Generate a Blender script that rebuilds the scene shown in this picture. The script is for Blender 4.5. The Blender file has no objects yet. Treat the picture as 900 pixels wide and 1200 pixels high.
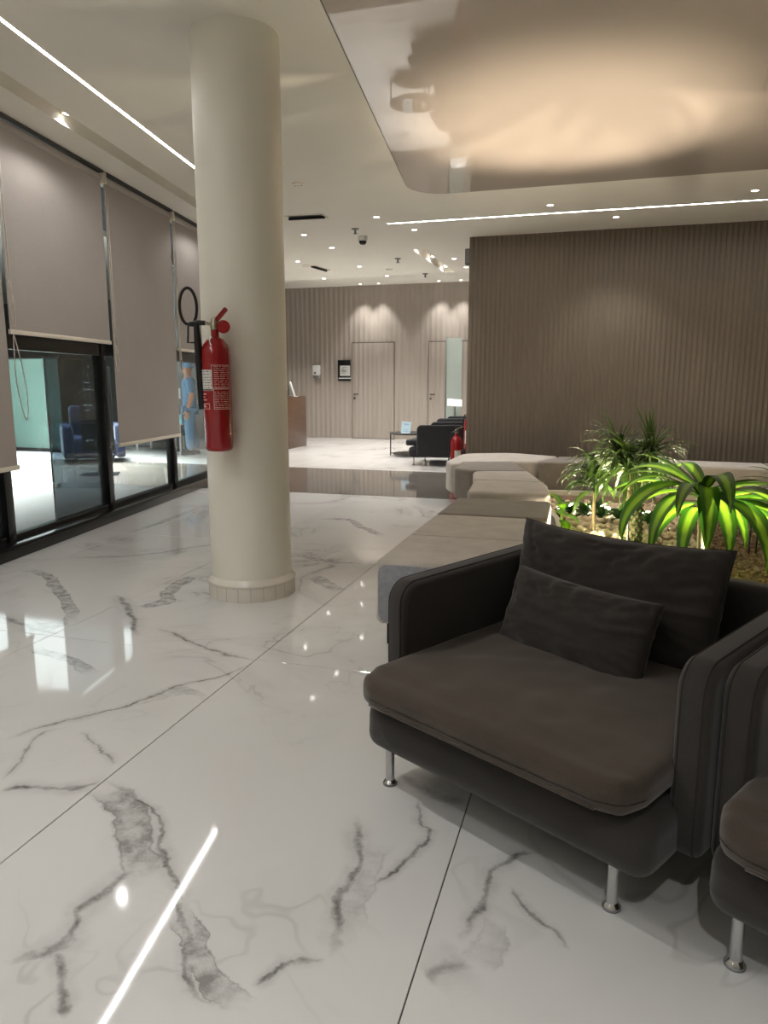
import bpy, bmesh, math, random
from mathutils import Vector, Matrix, noise as mnoise
from mathutils.geometry import tessellate_polygon
random.seed(7)
PI = math.pi
SC = bpy.context.scene
COL = SC.collection

# ------------------------------------------------------------------ camera, world, exposure
CAM_H = 1.30
cam_d = bpy.data.cameras.new('camera')
cam_d.sensor_fit = 'VERTICAL'
cam_d.sensor_height = 24.0
cam_d.lens = 24.0 * 852.23 / 1200.0
cam_d.clip_start = 0.02
cam_d.clip_end = 200
cam = bpy.data.objects.new('camera', cam_d)
COL.objects.link(cam)
cam.location = (0, 0, CAM_H)
cam.rotation_euler = (PI / 2 - 0.17436, 0, 0.28611)
SC.camera = cam

world = bpy.data.worlds.new('world')
SC.world = world
world.use_nodes = True
bg = world.node_tree.nodes['Background']
bg.inputs[0].default_value = (0.55, 0.62, 0.75, 1)
bg.inputs[1].default_value = 0.05
SC.view_settings.view_transform = 'Standard'
SC.view_settings.look = 'None'
SC.view_settings.gamma = 1.0
SC.view_settings.use_curve_mapping = False
SC.view_settings.exposure = 0.94
SC.cycles.max_bounces = 9
SC.cycles.diffuse_bounces = 5
SC.cycles.glossy_bounces = 4
SC.cycles.transparent_max_bounces = 12
SC.cycles.sample_clamp_indirect = 6.0

# light strengths, all in one place
LED_STRENGTH = 32.0        # emission of the ceiling light lines
DOWN_W = 34.0              # watts of a recessed downlight
HALL_W = 115.0              # downlights of the far hall
WASH_W = 45.0              # wall washers over the doors
CHANNEL_W = 14.0
UP_W = 110.0                # warm planter uplights
PLANT_LED = 380.0
EXT_W = 900.0

# ------------------------------------------------------------------ layout constants
ZC = 3.22                  # ceiling of the lounge
ZH = 3.56                  # raised ceiling at the far end
YB = 16.79                 # far wall
YR = 10.06                 # ribbed wall on the right
WA = 0.161                 # angle of the window wall
W0 = Vector((-4.365, 5.602, 0))
WD = Vector((-math.sin(WA), math.cos(WA), 0))
WN = Vector((math.cos(WA), math.sin(WA), 0))
WM = Matrix(((WD.x, -WN.x, 0, W0.x), (WD.y, -WN.y, 0, W0.y), (0, 0, 1, 0), (0, 0, 0, 1)))  # local (s, -n, z) -> world

def wp(s, n, z=0.0):
    v = W0 + WD * s + WN * n
    return Vector((v.x, v.y, z))

# ------------------------------------------------------------------ materials
def srgb(r, g, b):
    f = lambda c: (c / 255) / 12.92 if c <= 10 else (((c / 255) + 0.055) / 1.055) ** 2.4
    return (f(r), f(g), f(b), 1)

class NT:
    def __init__(s, name):
        s.m = bpy.data.materials.new(name)
        s.m.use_nodes = True
        s.t = s.m.node_tree
        s.b = s.t.nodes['Principled BSDF']
        s.out = s.t.nodes['Material Output']
    def n(s, typ, **kw):
        nd = s.t.nodes.new(typ)
        for k, v in kw.items():
            setattr(nd, k, v)
        return nd
    def l(s, a, b):
        s.t.links.new(a, b)
    def math(s, op, a, b=None, c=None, clamp=False):
        nd = s.n('ShaderNodeMath', operation=op, use_clamp=clamp)
        for i, v in enumerate((a, b, c)):
            if v is None: continue
            if isinstance(v, (int, float)): nd.inputs[i].default_value = v
            else: s.l(v, nd.inputs[i])
        return nd.outputs[0]
    def noise(s, vec, scale, detail=3, rough=0.5, dist=0.0):
        nd = s.n('ShaderNodeTexNoise')
        nd.inputs['Scale'].default_value = scale
        nd.inputs['Detail'].default_value = detail
        nd.inputs['Roughness'].default_value = rough
        nd.inputs['Distortion'].default_value = dist
        if vec is not None: s.l(vec, nd.inputs['Vector'])
        return nd
    def mix(s, fac, a, b):
        nd = s.n('ShaderNodeMix', data_type='RGBA')
        for sock, v in ((nd.inputs[0], fac), (nd.inputs[6], a), (nd.inputs[7], b)):
            if isinstance(v, (int, float)): sock.default_value = v
            elif isinstance(v, tuple): sock.default_value = v
            else: s.l(v, sock)
        return nd.outputs[2]
    def maprange(s, v, a, b, c, d, smooth=False):
        nd = s.n('ShaderNodeMapRange', interpolation_type='SMOOTHSTEP' if smooth else 'LINEAR')
        nd.inputs[1].default_value = a; nd.inputs[2].default_value = b
        nd.inputs[3].default_value = c; nd.inputs[4].default_value = d
        s.l(v, nd.inputs[0])
        return nd.outputs[0]

def mat(name, col, rough=0.5, metal=0.0, var=0.06, scale=8.0, bump=0.0, bscale=60.0, spec=0.5, sheen=0.0, coat=0.0, stretch=None, emit=None, estr=0.0):
    """plain principled surface with a faint procedural mottling and optional fine relief"""
    k = NT(name)
    tc = k.n('ShaderNodeTexCoord').outputs['Object']
    if stretch:
        mp = k.n('ShaderNodeMapping'); mp.inputs['Scale'].default_value = stretch
        k.l(tc, mp.inputs['Vector']); tc = mp.outputs[0]
    if var > 0:
        nz = k.noise(tc, scale, 4, 0.6)
        a = tuple(min(1, c * (1 - var)) for c in col[:3]) + (1,)
        b = tuple(min(1, c * (1 + var)) for c in col[:3]) + (1,)
        k.l(k.mix(k.maprange(nz.outputs[0], 0.3, 0.7, 0, 1), a, b), k.b.inputs['Base Color'])
    else:
        k.b.inputs['Base Color'].default_value = col
    k.b.inputs['Roughness'].default_value = rough
    k.b.inputs['Metallic'].default_value = metal
    k.b.inputs['Specular IOR Level'].default_value = spec
    if sheen:
        k.b.inputs['Sheen Weight'].default_value = sheen
        k.b.inputs['Sheen Roughness'].default_value = 0.5
    if coat:
        k.b.inputs['Coat Weight'].default_value = coat
        k.b.inputs['Coat Roughness'].default_value = 0.05
    if bump:
        bn = k.n('ShaderNodeBump'); bn.inputs['Strength'].default_value = bump; bn.inputs['Distance'].default_value = 0.004
        k.l(k.noise(tc, bscale, 2, 0.6).outputs[0], bn.inputs['Height'])
        k.l(bn.outputs[0], k.b.inputs['Normal'])
    if emit:
        k.b.inputs['Emission Color'].default_value = emit
        k.b.inputs['Emission Strength'].default_value = estr
    return k.m

def emission(name, col, strength):
    return mat(name, (0.9, 0.9, 0.9, 1), 0.4, var=0, emit=col, estr=strength)

VEINS = [
(-1.802,1.722,0.649,0.331,[(0.0,0.0),(0.24,0.005),(0.621,-0.055),(0.935,-0.044),(1.0,0.0)],0.02,0.8),
(-1.539,1.9,-0.679,1.161,[(0.0,0.0),(0.164,0.036),(0.308,0.063),(0.454,0.024),(0.58,0.005),(0.701,-0.021),(0.813,-0.056),(0.872,-0.058),(0.942,-0.035),(1.0,0.0)],0.013,1.0),
(-1.501,1.838,-0.668,0.545,[(0.0,0.0),(0.259,0.019),(0.558,0.005),(0.816,-0.011),(1.0,0.0)],0.075,0.75),
(-0.949,1.412,-0.654,0.367,[(0.0,0.0),(0.369,-0.018),(0.733,-0.014),(1.0,0.0)],0.04,0.8),
(-1.123,1.544,-1.9,0.412,[(0.0,0.0),(0.135,-0.014),(0.317,0.004),(0.483,0.009),(0.669,0.072),(0.797,0.083),(0.918,0.036),(1.0,0.0)],0.025,0.8),
(-1.166,1.209,-0.696,0.235,[(0.0,0.0),(0.307,0.012),(0.734,0.007),(1.0,0.0)],0.018,0.8),
(-0.669,1.248,0.753,0.185,[(0.0,0.0),(0.285,0.012),(0.634,0.012),(1.0,0.0)],0.012,0.9),
(-0.526,1.383,1.81,0.547,[(0.0,0.0),(0.129,0.003),(0.328,0.012),(0.523,-0.016),(0.855,-0.014),(1.0,0.0)],0.02,0.8),
(-0.54,1.468,1.559,0.353,[(0.0,0.0),(0.426,0.005),(0.744,0.017),(1.0,0.0)],0.06,0.35),
(-2.071,2.002,1.055,1.123,[(0.0,0.0),(0.146,0.004),(0.294,-0.021),(0.437,-0.042),(0.649,-0.023),(0.84,-0.048),(1.0,0.0)],0.014,0.9),
(-1.773,2.413,0.397,0.276,[(0.0,0.0),(0.286,0.067),(0.676,0.101),(1.0,0.0)],0.05,0.4),
(-1.553,1.942,2.486,0.363,[(0.0,0.0),(0.517,-0.012),(1.0,0.0)],0.01,0.6),
(-1.841,2.163,-1.591,0.393,[(0.0,0.0),(0.117,-0.108),(0.506,-0.071),(1.0,0.0)],0.012,0.6),
(-2.861,3.758,-0.823,0.885,[(0.0,0.0),(0.532,0.02),(1.0,-0.0)],0.03,0.9099999999999999),
(-2.616,3.488,1.569,0.864,[(0.0,0.0),(0.266,-0.139),(0.47,-0.042),(1.0,0.0)],0.075,0.9099999999999999),
(-2.251,3.261,-0.369,0.757,[(0.0,0.0),(0.434,-0.014),(0.747,-0.034),(1.0,0.0)],0.018,0.78),
(-3.895,4.108,-0.675,1.465,[(0.0,0.0),(0.202,0.096),(0.524,0.091),(0.826,0.065),(1.0,0.0)],0.053,1),
(-2.933,3.139,0.758,0.173,[(0.0,0.0),(0.44,-0.082),(1.0,-0.0)],0.105,0.7150000000000001),
(-2.682,2.812,-0.314,0.563,[(0.0,0.0),(0.353,0.024),(0.779,0.013),(1.0,0.0)],0.045,0.65),
(-2.712,6.369,-0.456,1.093,[(0.0,0.0),(0.157,0.32),(0.628,0.172),(1.0,-0.0)],0.06,1),
(-2.223,5.117,-0.304,0.653,[(0.0,0.0),(0.442,-0.076),(0.682,-0.056),(1.0,0.0)],0.045,0.9099999999999999),
(-1.862,4.511,-0.729,0.459,[(0.0,0.0),(0.73,0.0),(1.0,0.0)],0.075,0.78),
(-2.659,3.027,2.826,0.61,[(0.0,0.0),(0.474,0.021),(1.0,0.0)],0.03,0.65),
(-0.471,2.086,-1.721,0.481,[(0.0,0.0),(0.318,0.046),(0.349,0.067),(0.637,0.068),(0.837,0.042),(1.0,0.0)],0.012,0.8),
(-0.603,2.206,-0.401,0.301,[(0.0,0.0),(0.479,-0.027),(1.0,-0.0)],0.03,0.5),
(-0.103,1.938,-1.867,0.47,[(0.0,0.0),(0.227,-0.051),(0.553,-0.048),(0.696,-0.028),(0.82,-0.031),(1.0,0.0)],0.018,0.8),
(-0.158,1.742,-0.952,0.247,[(0.0,0.0),(0.493,-0.004),(0.766,0.006),(1.0,0.0)],0.012,0.7),
(-0.218,1.453,-2.398,0.119,[(0.0,0.0),(0.448,-0.012),(1.0,0.0)],0.03,0.5),
(-0.188,1.612,-1.676,0.17,[(0.0,0.0),(0.62,0.015),(1.0,0.0)],0.05,0.3),
(-2.936,5.341,-2.389,1.26,[(0.0,0.0),(0.193,0.071),(0.599,0.171),(1.0,-0.0)],0.03,0.52),
(-3.935,5.442,1.664,1.505,[(0.0,0.0),(0.622,-0.015),(1.0,0.0)],0.045,0.52)]


def marble(name, base, vein, with_veins=True, amount=1.0):
    k = NT(name)
    pos = k.n('ShaderNodeNewGeometry').outputs['Position']
    wn = k.noise(pos, 5.5, 5, 0.62)
    sub = k.n('ShaderNodeVectorMath', operation='SUBTRACT'); k.l(wn.outputs['Color'], sub.inputs[0]); sub.inputs[1].default_value = (0.5, 0.5, 0.5)
    sc = k.n('ShaderNodeVectorMath', operation='SCALE'); k.l(sub.outputs[0], sc.inputs[0]); sc.inputs['Scale'].default_value = 0.11
    ad = k.n('ShaderNodeVectorMath', operation='ADD'); k.l(pos, ad.inputs[0]); k.l(sc.outputs[0], ad.inputs[1])
    wv = ad.outputs[0]
    fine = k.noise(pos, 16, 5, 0.65)
    gate = k.maprange(fine.outputs[0], 0.36, 0.62, 0.45, 1.0)
    total = None
    if with_veins:
        for (ax, ay, ang, ln, pts, w, st) in VEINS:
            mp = k.n('ShaderNodeMapping', vector_type='TEXTURE')
            mp.inputs['Location'].default_value = (ax, ay, 0)
            mp.inputs['Rotation'].default_value = (0, 0, ang)
            mp.inputs['Scale'].default_value = (ln, ln, 1)
            k.l(wv, mp.inputs['Vector'])
            sp = k.n('ShaderNodeSeparateXYZ'); k.l(mp.outputs[0], sp.inputs[0])
            fc = k.n('ShaderNodeFloatCurve')
            cv = fc.mapping.curves[0]
            while len(cv.points) < len(pts): cv.points.new(0.5, 0.5)
            for q, (u, v) in zip(cv.points, pts): q.location = (u, 0.5 + v / ln); q.handle_type = 'AUTO'
            fc.mapping.update()
            k.l(sp.outputs[0], fc.inputs['Value'])
            d = k.math('ABSOLUTE', k.math('SUBTRACT', k.math('ADD', sp.outputs[1], 0.5), fc.outputs[0]))
            m = k.math('MAXIMUM', k.maprange(d, 0.0, 1.1 * w / ln, 1, 0, True), k.math('MULTIPLY', k.maprange(d, 0.0, 3.2 * w / ln, 1, 0, True), 0.30))
            if w > 0.033:                       # a broad clouded patch with a firmer rim
                rim = k.maprange(k.math('ABSOLUTE', k.math('SUBTRACT', d, 0.62 * w / ln)), 0, 0.13 * w / ln, 0.9, 0, True)
                body = k.maprange(d, 0.55 * w / ln, 0.85 * w / ln, 0.8, 0, True)
                m = k.math('MAXIMUM', rim, k.math('MULTIPLY', body, gate))
            tp = k.maprange(k.math('ABSOLUTE', k.math('SUBTRACT', sp.outputs[0], 0.5)), 0.30, 0.52, 1, 0, True)
            m = k.math('MULTIPLY', k.math('MULTIPLY', m, tp), min(1.0, st * 1.25))
            total = m if total is None else k.math('MAXIMUM', total, m)
        total = k.math('MULTIPLY', total, gate)
    # thin background veins everywhere
    big = k.noise(pos, 0.9, 4, 0.6, 0.8)
    r = k.math('ABSOLUTE', k.math('SUBTRACT', big.outputs[0], 0.5))
    thin = k.maprange(r, 0.0, 0.012, 1, 0, True)
    msk = k.maprange(k.noise(pos, 0.8, 2).outputs[0], 0.44, 0.60, 0, 0.75)
    thin = k.math('MULTIPLY', thin, msk)
    cloud = k.math('MULTIPLY', k.maprange(r, 0.0, 0.09, 1, 0, True), k.math('MULTIPLY', msk, 0.35))
    bgv = k.math('MAXIMUM', thin, cloud)
    if with_veins:
        sp0 = k.n('ShaderNodeSeparateXYZ'); k.l(pos, sp0.inputs[0])
        near = k.maprange(sp0.outputs[1], 3.0, 5.0, 0.45, 1.0)
        bgv = k.math('MULTIPLY', bgv, near)
        total = k.math('MAXIMUM', total, bgv)
    else:
        total = bgv
    total = k.math('MULTIPLY', total, amount, clamp=True)
    k.l(k.mix(total, base, vein), k.b.inputs['Base Color'])
    k.b.inputs['Roughness'].default_value = 0.045
    k.b.inputs['Specular IOR Level'].default_value = 0.55
    return k.m

def fabric(name, col, bump=0.25, sheen=0.25, wscale=900.0, var=0.12, vscale=5.0):
    k = NT(name)
    tc = k.n('ShaderNodeTexCoord').outputs['Object']
    n1 = k.noise(tc, vscale, 4, 0.6); n2 = k.noise(tc, 220.0, 2, 0.7)
    a = tuple(c * (1 - var) for c in col[:3]) + (1,); b = tuple(c * (1 + var) for c in col[:3]) + (1,)
    c1 = k.mix(k.maprange(n1.outputs[0], 0.3, 0.7, 0, 1), a, b)
    dk = tuple(c * 0.72 for c in col[:3]) + (1,)
    k.l(k.mix(k.maprange(n2.outputs[0], 0.45, 0.7, 0, 0.55), c1, dk), k.b.inputs['Base Color'])
    k.b.inputs['Roughness'].default_value = 0.92
    k.b.inputs['Specular IOR Level'].default_value = 0.2
    k.b.inputs['Sheen Weight'].default_value = sheen
    k.b.inputs['Sheen Roughness'].default_value = 0.45
    bn = k.n('ShaderNodeBump'); bn.inputs['Strength'].default_value = bump; bn.inputs['Distance'].default_value = 0.002
    k.l(k.noise(tc, wscale * 0.4, 2, 0.6).outputs[0], bn.inputs['Height'])
    k.l(bn.outputs[0], k.b.inputs['Normal'])
    return k.m

def glass(name, tint, opacity=0.08, rough=0.0):
    """thin pane: mostly see-through with a mirror-like reflection that grows towards grazing angles"""
    k = NT(name)
    tr = k.n('ShaderNodeBsdfTransparent'); tr.inputs[0].default_value = tint
    gl = k.n('ShaderNodeBsdfGlossy'); gl.inputs['Roughness'].default_value = rough
    lw = k.n('ShaderNodeLayerWeight'); lw.inputs['Blend'].default_value = 0.5
    fr = k.math('ADD', k.math('MULTIPLY', k.math('POWER', lw.outputs['Facing'], 4.5), 0.8), 0.025)
    df = k.n('ShaderNodeBsdfDiffuse'); df.inputs[0].default_value = tint
    m1 = k.n('ShaderNodeMixShader'); m1.inputs[0].default_value = opacity
    k.l(tr.outputs[0], m1.inputs[1]); k.l(df.outputs[0], m1.inputs[2])
    m2 = k.n('ShaderNodeMixShader'); k.l(fr, m2.inputs[0]); k.l(m1.outputs[0], m2.inputs[1]); k.l(gl.outputs[0], m2.inputs[2])
    k.l(m2.outputs[0], k.out.inputs[0])
    return k.m

def leaf_mat(name, dark, light, stripe=0.0, rough=0.35):
    k = NT(name)
    uv = k.n('ShaderNodeUVMap').outputs[0]
    sp = k.n('ShaderNodeSeparateXYZ'); k.l(uv, sp.inputs[0])
    d = k.math('ABSOLUTE', k.math('SUBTRACT', sp.outputs[0], 0.5))
    mp = k.n('ShaderNodeMapping'); mp.inputs['Scale'].default_value = (14, 0.7, 1); k.l(uv, mp.inputs['Vector'])
    st = k.noise(mp.outputs[0], 1.0, 3)
    oi = k.n('ShaderNodeObjectInfo').outputs['Random']
    core = k.maprange(d, 0.08, 0.30, stripe, 0, True)
    f = k.math('ADD', core, k.math('MULTIPLY', k.math('SUBTRACT', st.outputs[0], 0.45), 0.7), clamp=True)
    c = k.mix(f, dark, light)
    hs = k.n('ShaderNodeHueSaturation'); k.l(c, hs.inputs['Color'])
    k.l(k.math('ADD', k.math('MULTIPLY', oi, 0.5), 0.75), hs.inputs['Value'])
    k.l(hs.outputs[0], k.b.inputs['Base Color'])
    k.b.inputs['Roughness'].default_value = rough
    tl = k.n('ShaderNodeBsdfTranslucent'); k.l(hs.outputs[0], tl.inputs[0])
    mx = k.n('ShaderNodeMixShader'); mx.inputs[0].default_value = 0.25
    k.l(k.b.outputs[0], mx.inputs[1]); k.l(tl.outputs[0], mx.inputs[2]); k.l(mx.outputs[0], k.out.inputs[0])
    return k.m

M = {}
M['floor_marble'] = marble('white_marble', srgb(211, 211, 209), srgb(112, 110, 108))
M['hall_marble'] = marble('hall_marble', srgb(224, 222, 218), srgb(150, 147, 144), False, 1.0)
M['grout'] = mat('grout', srgb(60, 58, 56), 0.8)
M['band'] = mat('grey_stone', srgb(112, 106, 99), 0.06, var=0.12, scale=3)
M['ceiling'] = mat('ceiling_paint', srgb(232, 228, 218), 0.85, var=0.015, scale=2)
M['column'] = mat('column_paint', srgb(238, 234, 220), 0.38, var=0.012, scale=3)
M['white_wall'] = mat('white_paint', srgb(205, 200, 192), 0.7, var=0.02)
M['skirt_tile'] = mat('skirting_tile', srgb(226, 220, 208), 0.25, var=0.03, scale=30)
M['rib'] = mat('taupe_panel', srgb(112, 101, 86), 0.5, var=0.05, scale=1.2, stretch=(6, 6, 0.6))
M['rib_back'] = mat('greige_panel', srgb(166, 156, 146), 0.45, var=0.05, scale=1.5, stretch=(8, 8, 0.5))
M['membrane'] = mat('stretch_membrane', srgb(170, 160, 153), 0.02, var=0.015, scale=1.5, spec=0.75)
M['dark_gap'] = mat('dark_trim', srgb(70, 64, 58), 0.5)
M['black'] = mat('black_frame', srgb(13, 13, 14), 0.22, var=0.1)
M['black_stone'] = mat('black_sill', srgb(20, 20, 20), 0.12, var=0.3, scale=40)
M['blackplastic'] = mat('black_plastic', srgb(16, 16, 17), 0.4)
M['glass'] = glass('window_glass', (0.90, 0.95, 0.94, 1), 0.01)
M['tint'] = glass('tinted_glass', (0.30, 0.34, 0.37, 1), 0.08)
M['frost'] = glass('frosted_glass', (0.72, 0.80, 0.76, 1), 0.55, 0.2)
M['blind'] = fabric('blind_cloth', srgb(176, 168, 162), 0.15, 0.0, 700, 0.03, 1.5)
M['ivory'] = mat('ivory_plastic', srgb(232, 224, 208), 0.4, var=0.02)
M['chain'] = mat('bead_chain', srgb(205, 198, 188), 0.4, var=0.03)
M['led'] = emission('led_line', (1.0, 0.99, 0.975, 1), LED_STRENGTH)
M['lens'] = emission('lamp_lens', (1.0, 0.96, 0.90, 1), 9.0)
M['warm_led'] = emission('warm_led', (1.0, 0.86, 0.62, 1), PLANT_LED)
M['metal'] = mat('brushed_metal', srgb(170, 170, 168), 0.3, 1.0, var=0.05)
M['chrome'] = mat('chrome', srgb(205, 205, 205), 0.12, 1.0, var=0.02)
M['sofa'] = fabric('charcoal_weave', srgb(61, 58, 56), 0.3, 0.3)
M['sofa_seat'] = fabric('charcoal_brown_weave', srgb(75, 66, 58), 0.3, 0.35, var=0.16)
M['cushion'] = fabric('cushion_weave', srgb(58, 54, 51), 0.3, 0.3)
M['seam'] = mat('seam_thread', srgb(48, 45, 42), 0.9)
M['far_sofa'] = fabric('black_weave', srgb(44, 44, 46), 0.2, 0.2)
M['bench_light'] = fabric('light_grey_velour', srgb(196, 189, 180), 0.3, 0.3, 500, 0.13, 7)
M['bench_dark'] = fabric('dark_grey_velour', srgb(138, 130, 121), 0.3, 0.3, 500, 0.13, 7)
M['bench_mid'] = fabric('mid_grey_velour', srgb(152, 144, 134), 0.3, 0.3, 500, 0.13, 7)
M['pebble'] = mat('pebble_stone', srgb(228, 208, 178), 0.55, var=0.25, scale=14)
M['soil'] = mat('gravel_bed', srgb(120, 95, 70), 0.9, var=0.35, scale=35, bump=0.6, bscale=40)
M['gravel'] = mat('brown_gravel', srgb(140, 115, 88), 0.8, var=0.35, scale=20)
M['leaf_corn'] = leaf_mat('striped_leaf', srgb(36, 82, 18), srgb(138, 180, 46), 0.7)
M['leaf_dark'] = leaf_mat('thin_leaf', srgb(56, 84, 32), srgb(122, 146, 66), 0.3)
M['leaf_lime'] = leaf_mat('lime_leaf', srgb(88, 150, 20), srgb(180, 215, 40), 0.4)
M['leaf_cover'] = leaf_mat('cover_leaf', srgb(46, 84, 28), srgb(96, 132, 48), 0.3, 0.6)
M['trunk'] = mat('plant_trunk', srgb(92, 82, 52), 0.8, var=0.3, scale=30, bump=0.5)
M['scale'] = mat('trunk_scale', srgb(70, 92, 42), 0.7, var=0.3, scale=30)
M['dry'] = mat('dry_flower', srgb(186, 138, 40), 0.7, var=0.25, scale=40)
M['red'] = mat('red_enamel', srgb(150, 11, 18), 0.22, var=0.03, coat=0.4)
M['label_white'] = mat('label_paper', srgb(225, 222, 215), 0.6, var=0.05, scale=50)
M['label_print'] = mat('label_print', srgb(222, 170, 165), 0.6, var=0.05)
M['label_ink'] = mat('label_ink', srgb(105, 100, 100), 0.7)
M['brass'] = mat('valve_metal', srgb(170, 160, 140), 0.3, 1.0)
M['wood'] = mat('walnut', srgb(84, 61, 45), 0.35, var=0.28, scale=5, stretch=(1, 1, 9))
M['white_plastic'] = mat('white_plastic', srgb(230, 230, 228), 0.35, var=0.02)
M['grey_plastic'] = mat('grey_plastic', srgb(120, 122, 124), 0.4)
M['card'] = mat('blue_card', srgb(190, 215, 228), 0.5, var=0.03)
M['card_print'] = mat('card_print', srgb(90, 150, 175), 0.6)
M['paper'] = mat('paper', srgb(205, 205, 203), 0.6, var=0.02)
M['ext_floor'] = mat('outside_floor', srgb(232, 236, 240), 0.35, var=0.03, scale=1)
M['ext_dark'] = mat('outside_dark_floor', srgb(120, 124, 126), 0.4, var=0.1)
M['ext_wall'] = mat('outside_wall', srgb(92, 92, 90), 0.8, var=0.12, scale=1.5)
M['ext_green'] = mat('outside_green_glass', srgb(112, 138, 128), 0.15, var=0.05, scale=1)
M['navy'] = fabric('navy_cloth', srgb(30, 35, 58), 0.2, 0.2)
M['scrubs'] = fabric('blue_scrubs', srgb(88, 128, 160), 0.2, 0.2)
M['skin'] = mat('skin', srgb(176, 130, 104), 0.5, var=0.05)
M['cyan'] = mat('pale_cyan', srgb(150, 215, 228), 0.5)

# ------------------------------------------------------------------ mesh helpers
def link(name, me, m, parent=None, smooth=False, world=None):
    o = bpy.data.objects.new(name, me)
    COL.objects.link(o)
    if m is not None:
        me.materials.append(m)
    if smooth:
        for p in me.polygons: p.use_smooth = True
    if parent: o.parent = parent
    if world is not None: o.matrix_world = world
    return o

def obj(name, bm, m, parent=None, smooth=False, angle=None):
    bmesh.ops.recalc_face_normals(bm, faces=bm.faces[:])
    me = bpy.data.meshes.new(name)
    bm.to_mesh(me); bm.free()
    if angle is not None:
        for p in me.polygons: p.use_smooth = True
        o = link(name, me, m, parent)
        try: me.set_sharp_from_angle(angle=angle)
        except Exception: pass
        return o
    return link(name, me, m, parent, smooth)

def empty(name, loc=(0, 0, 0), rot=0.0):
    o = bpy.data.objects.new(name, None)
    o.empty_display_size = 0.1
    COL.objects.link(o)
    o.location = loc; o.rotation_euler = (0, 0, rot)
    return o

def tag(o, label=None, cat=None, group=None, kind=None):
    if label: o['label'] = label
    if cat: o['category'] = cat
    if group: o['group'] = group
    if kind: o['kind'] = kind
    return o

def struct(o):
    o['kind'] = 'structure'
    return o

def bm_box(bm, x0, x1, y0, y1, z0, z1, mtx=None):
    vs = [bm.verts.new(Vector(c)) for c in ((x0, y0, z0), (x1, y0, z0), (x1, y1, z0), (x0, y1, z0), (x0, y0, z1), (x1, y0, z1), (x1, y1, z1), (x0, y1, z1))]
    for f in ((3, 2, 1, 0), (4, 5, 6, 7), (0, 1, 5, 4), (1, 2, 6, 5), (2, 3, 7, 6), (3, 0, 4, 7)):
        bm.faces.new([vs[i] for i in f])
    if mtx is not None:
        for v in vs: v.co = mtx @ v.co
    return vs

def box(name, x0, x1, y0, y1, z0, z1, m, parent=None, mtx=None, bevel=0.0):
    bm = bmesh.new()
    bm_box(bm, x0, x1, y0, y1, z0, z1)
    if bevel:
        bmesh.ops.bevel(bm, geom=bm.edges[:], offset=bevel, segments=2, affect='EDGES', profile=0.5)
    if mtx is not None:
        for v in bm.verts: v.co = mtx @ v.co
    return obj(name, bm, m, parent, angle=0.6 if bevel else None)

def bm_tube(bm, pts, r, n=10, closed=False, cap=True):
    pts = [Vector(p) for p in pts]
    rs = r if isinstance(r, (list, tuple)) else [r] * len(pts)
    rings = []
    prev = None
    N = len(pts)
    for i, p in enumerate(pts):
        if closed: t = (pts[(i + 1) % N] - pts[i - 1]).normalized()
        else: t = (pts[min(i + 1, N - 1)] - pts[max(i - 1, 0)]).normalized()
        if prev is None:
            a = t.cross(Vector((0, 0, 1)))
            if a.length < 0.05: a = t.cross(Vector((1, 0, 0)))
            a.normalize()
        else:
            a = (prev - t * prev.dot(t)).normalized()
        b = t.cross(a)
        prev = a
        rings.append([bm.verts.new(p + (a * math.cos(2 * PI * k / n) + b * math.sin(2 * PI * k / n)) * rs[i]) for k in range(n)])
    for i in range(N if closed else N - 1):
        A, B = rings[i], rings[(i + 1) % N]
        for k in range(n):
            bm.faces.new((A[k], A[(k + 1) % n], B[(k + 1) % n], B[k]))
    if cap and not closed:
        bm.faces.new(rings[0][::-1]); bm.faces.new(rings[-1])

def tube(name, pts, r, m, parent=None, n=10, closed=False):
    bm = bmesh.new(); bm_tube(bm, pts, r, n, closed)
    return obj(name, bm, m, parent, angle=0.7)

def bm_lathe(bm, prof, n=24, mtx=None, a0=0.0, a1=None):
    """prof: list of (r, z)"""
    full = a1 is None
    steps = n if full else n + 1
    rings = []
    for (r, z) in prof:
        ring = []
        if r < 1e-6:
            v = bm.verts.new((0, 0, z)); ring = [v] * steps
        else:
            for k in range(steps):
                a = a0 + (2 * PI if full else (a1 - a0)) * k / n
                ring.append(bm.verts.new((r * math.cos(a), r * math.sin(a), z)))
        rings.append(ring)
    for i in range(len(rings) - 1):
        for k in range(n):
            q = [rings[i][k], rings[i][(k + 1) % steps], rings[i + 1][(k + 1) % steps], rings[i + 1][k]]
            u = []
            for v in q:
                if v not in u: u.append(v)
            if len(u) >= 3:
                bm.faces.new(u)
    if mtx is not None:
        for v in bm.verts: v.co = mtx @ v.co

def lathe(name, prof, m, parent=None, n=24, mtx=None, angle=0.7):
    bm = bmesh.new(); bm_lathe(bm, prof, n, mtx)
    return obj(name, bm, m, parent, angle=angle)

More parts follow.
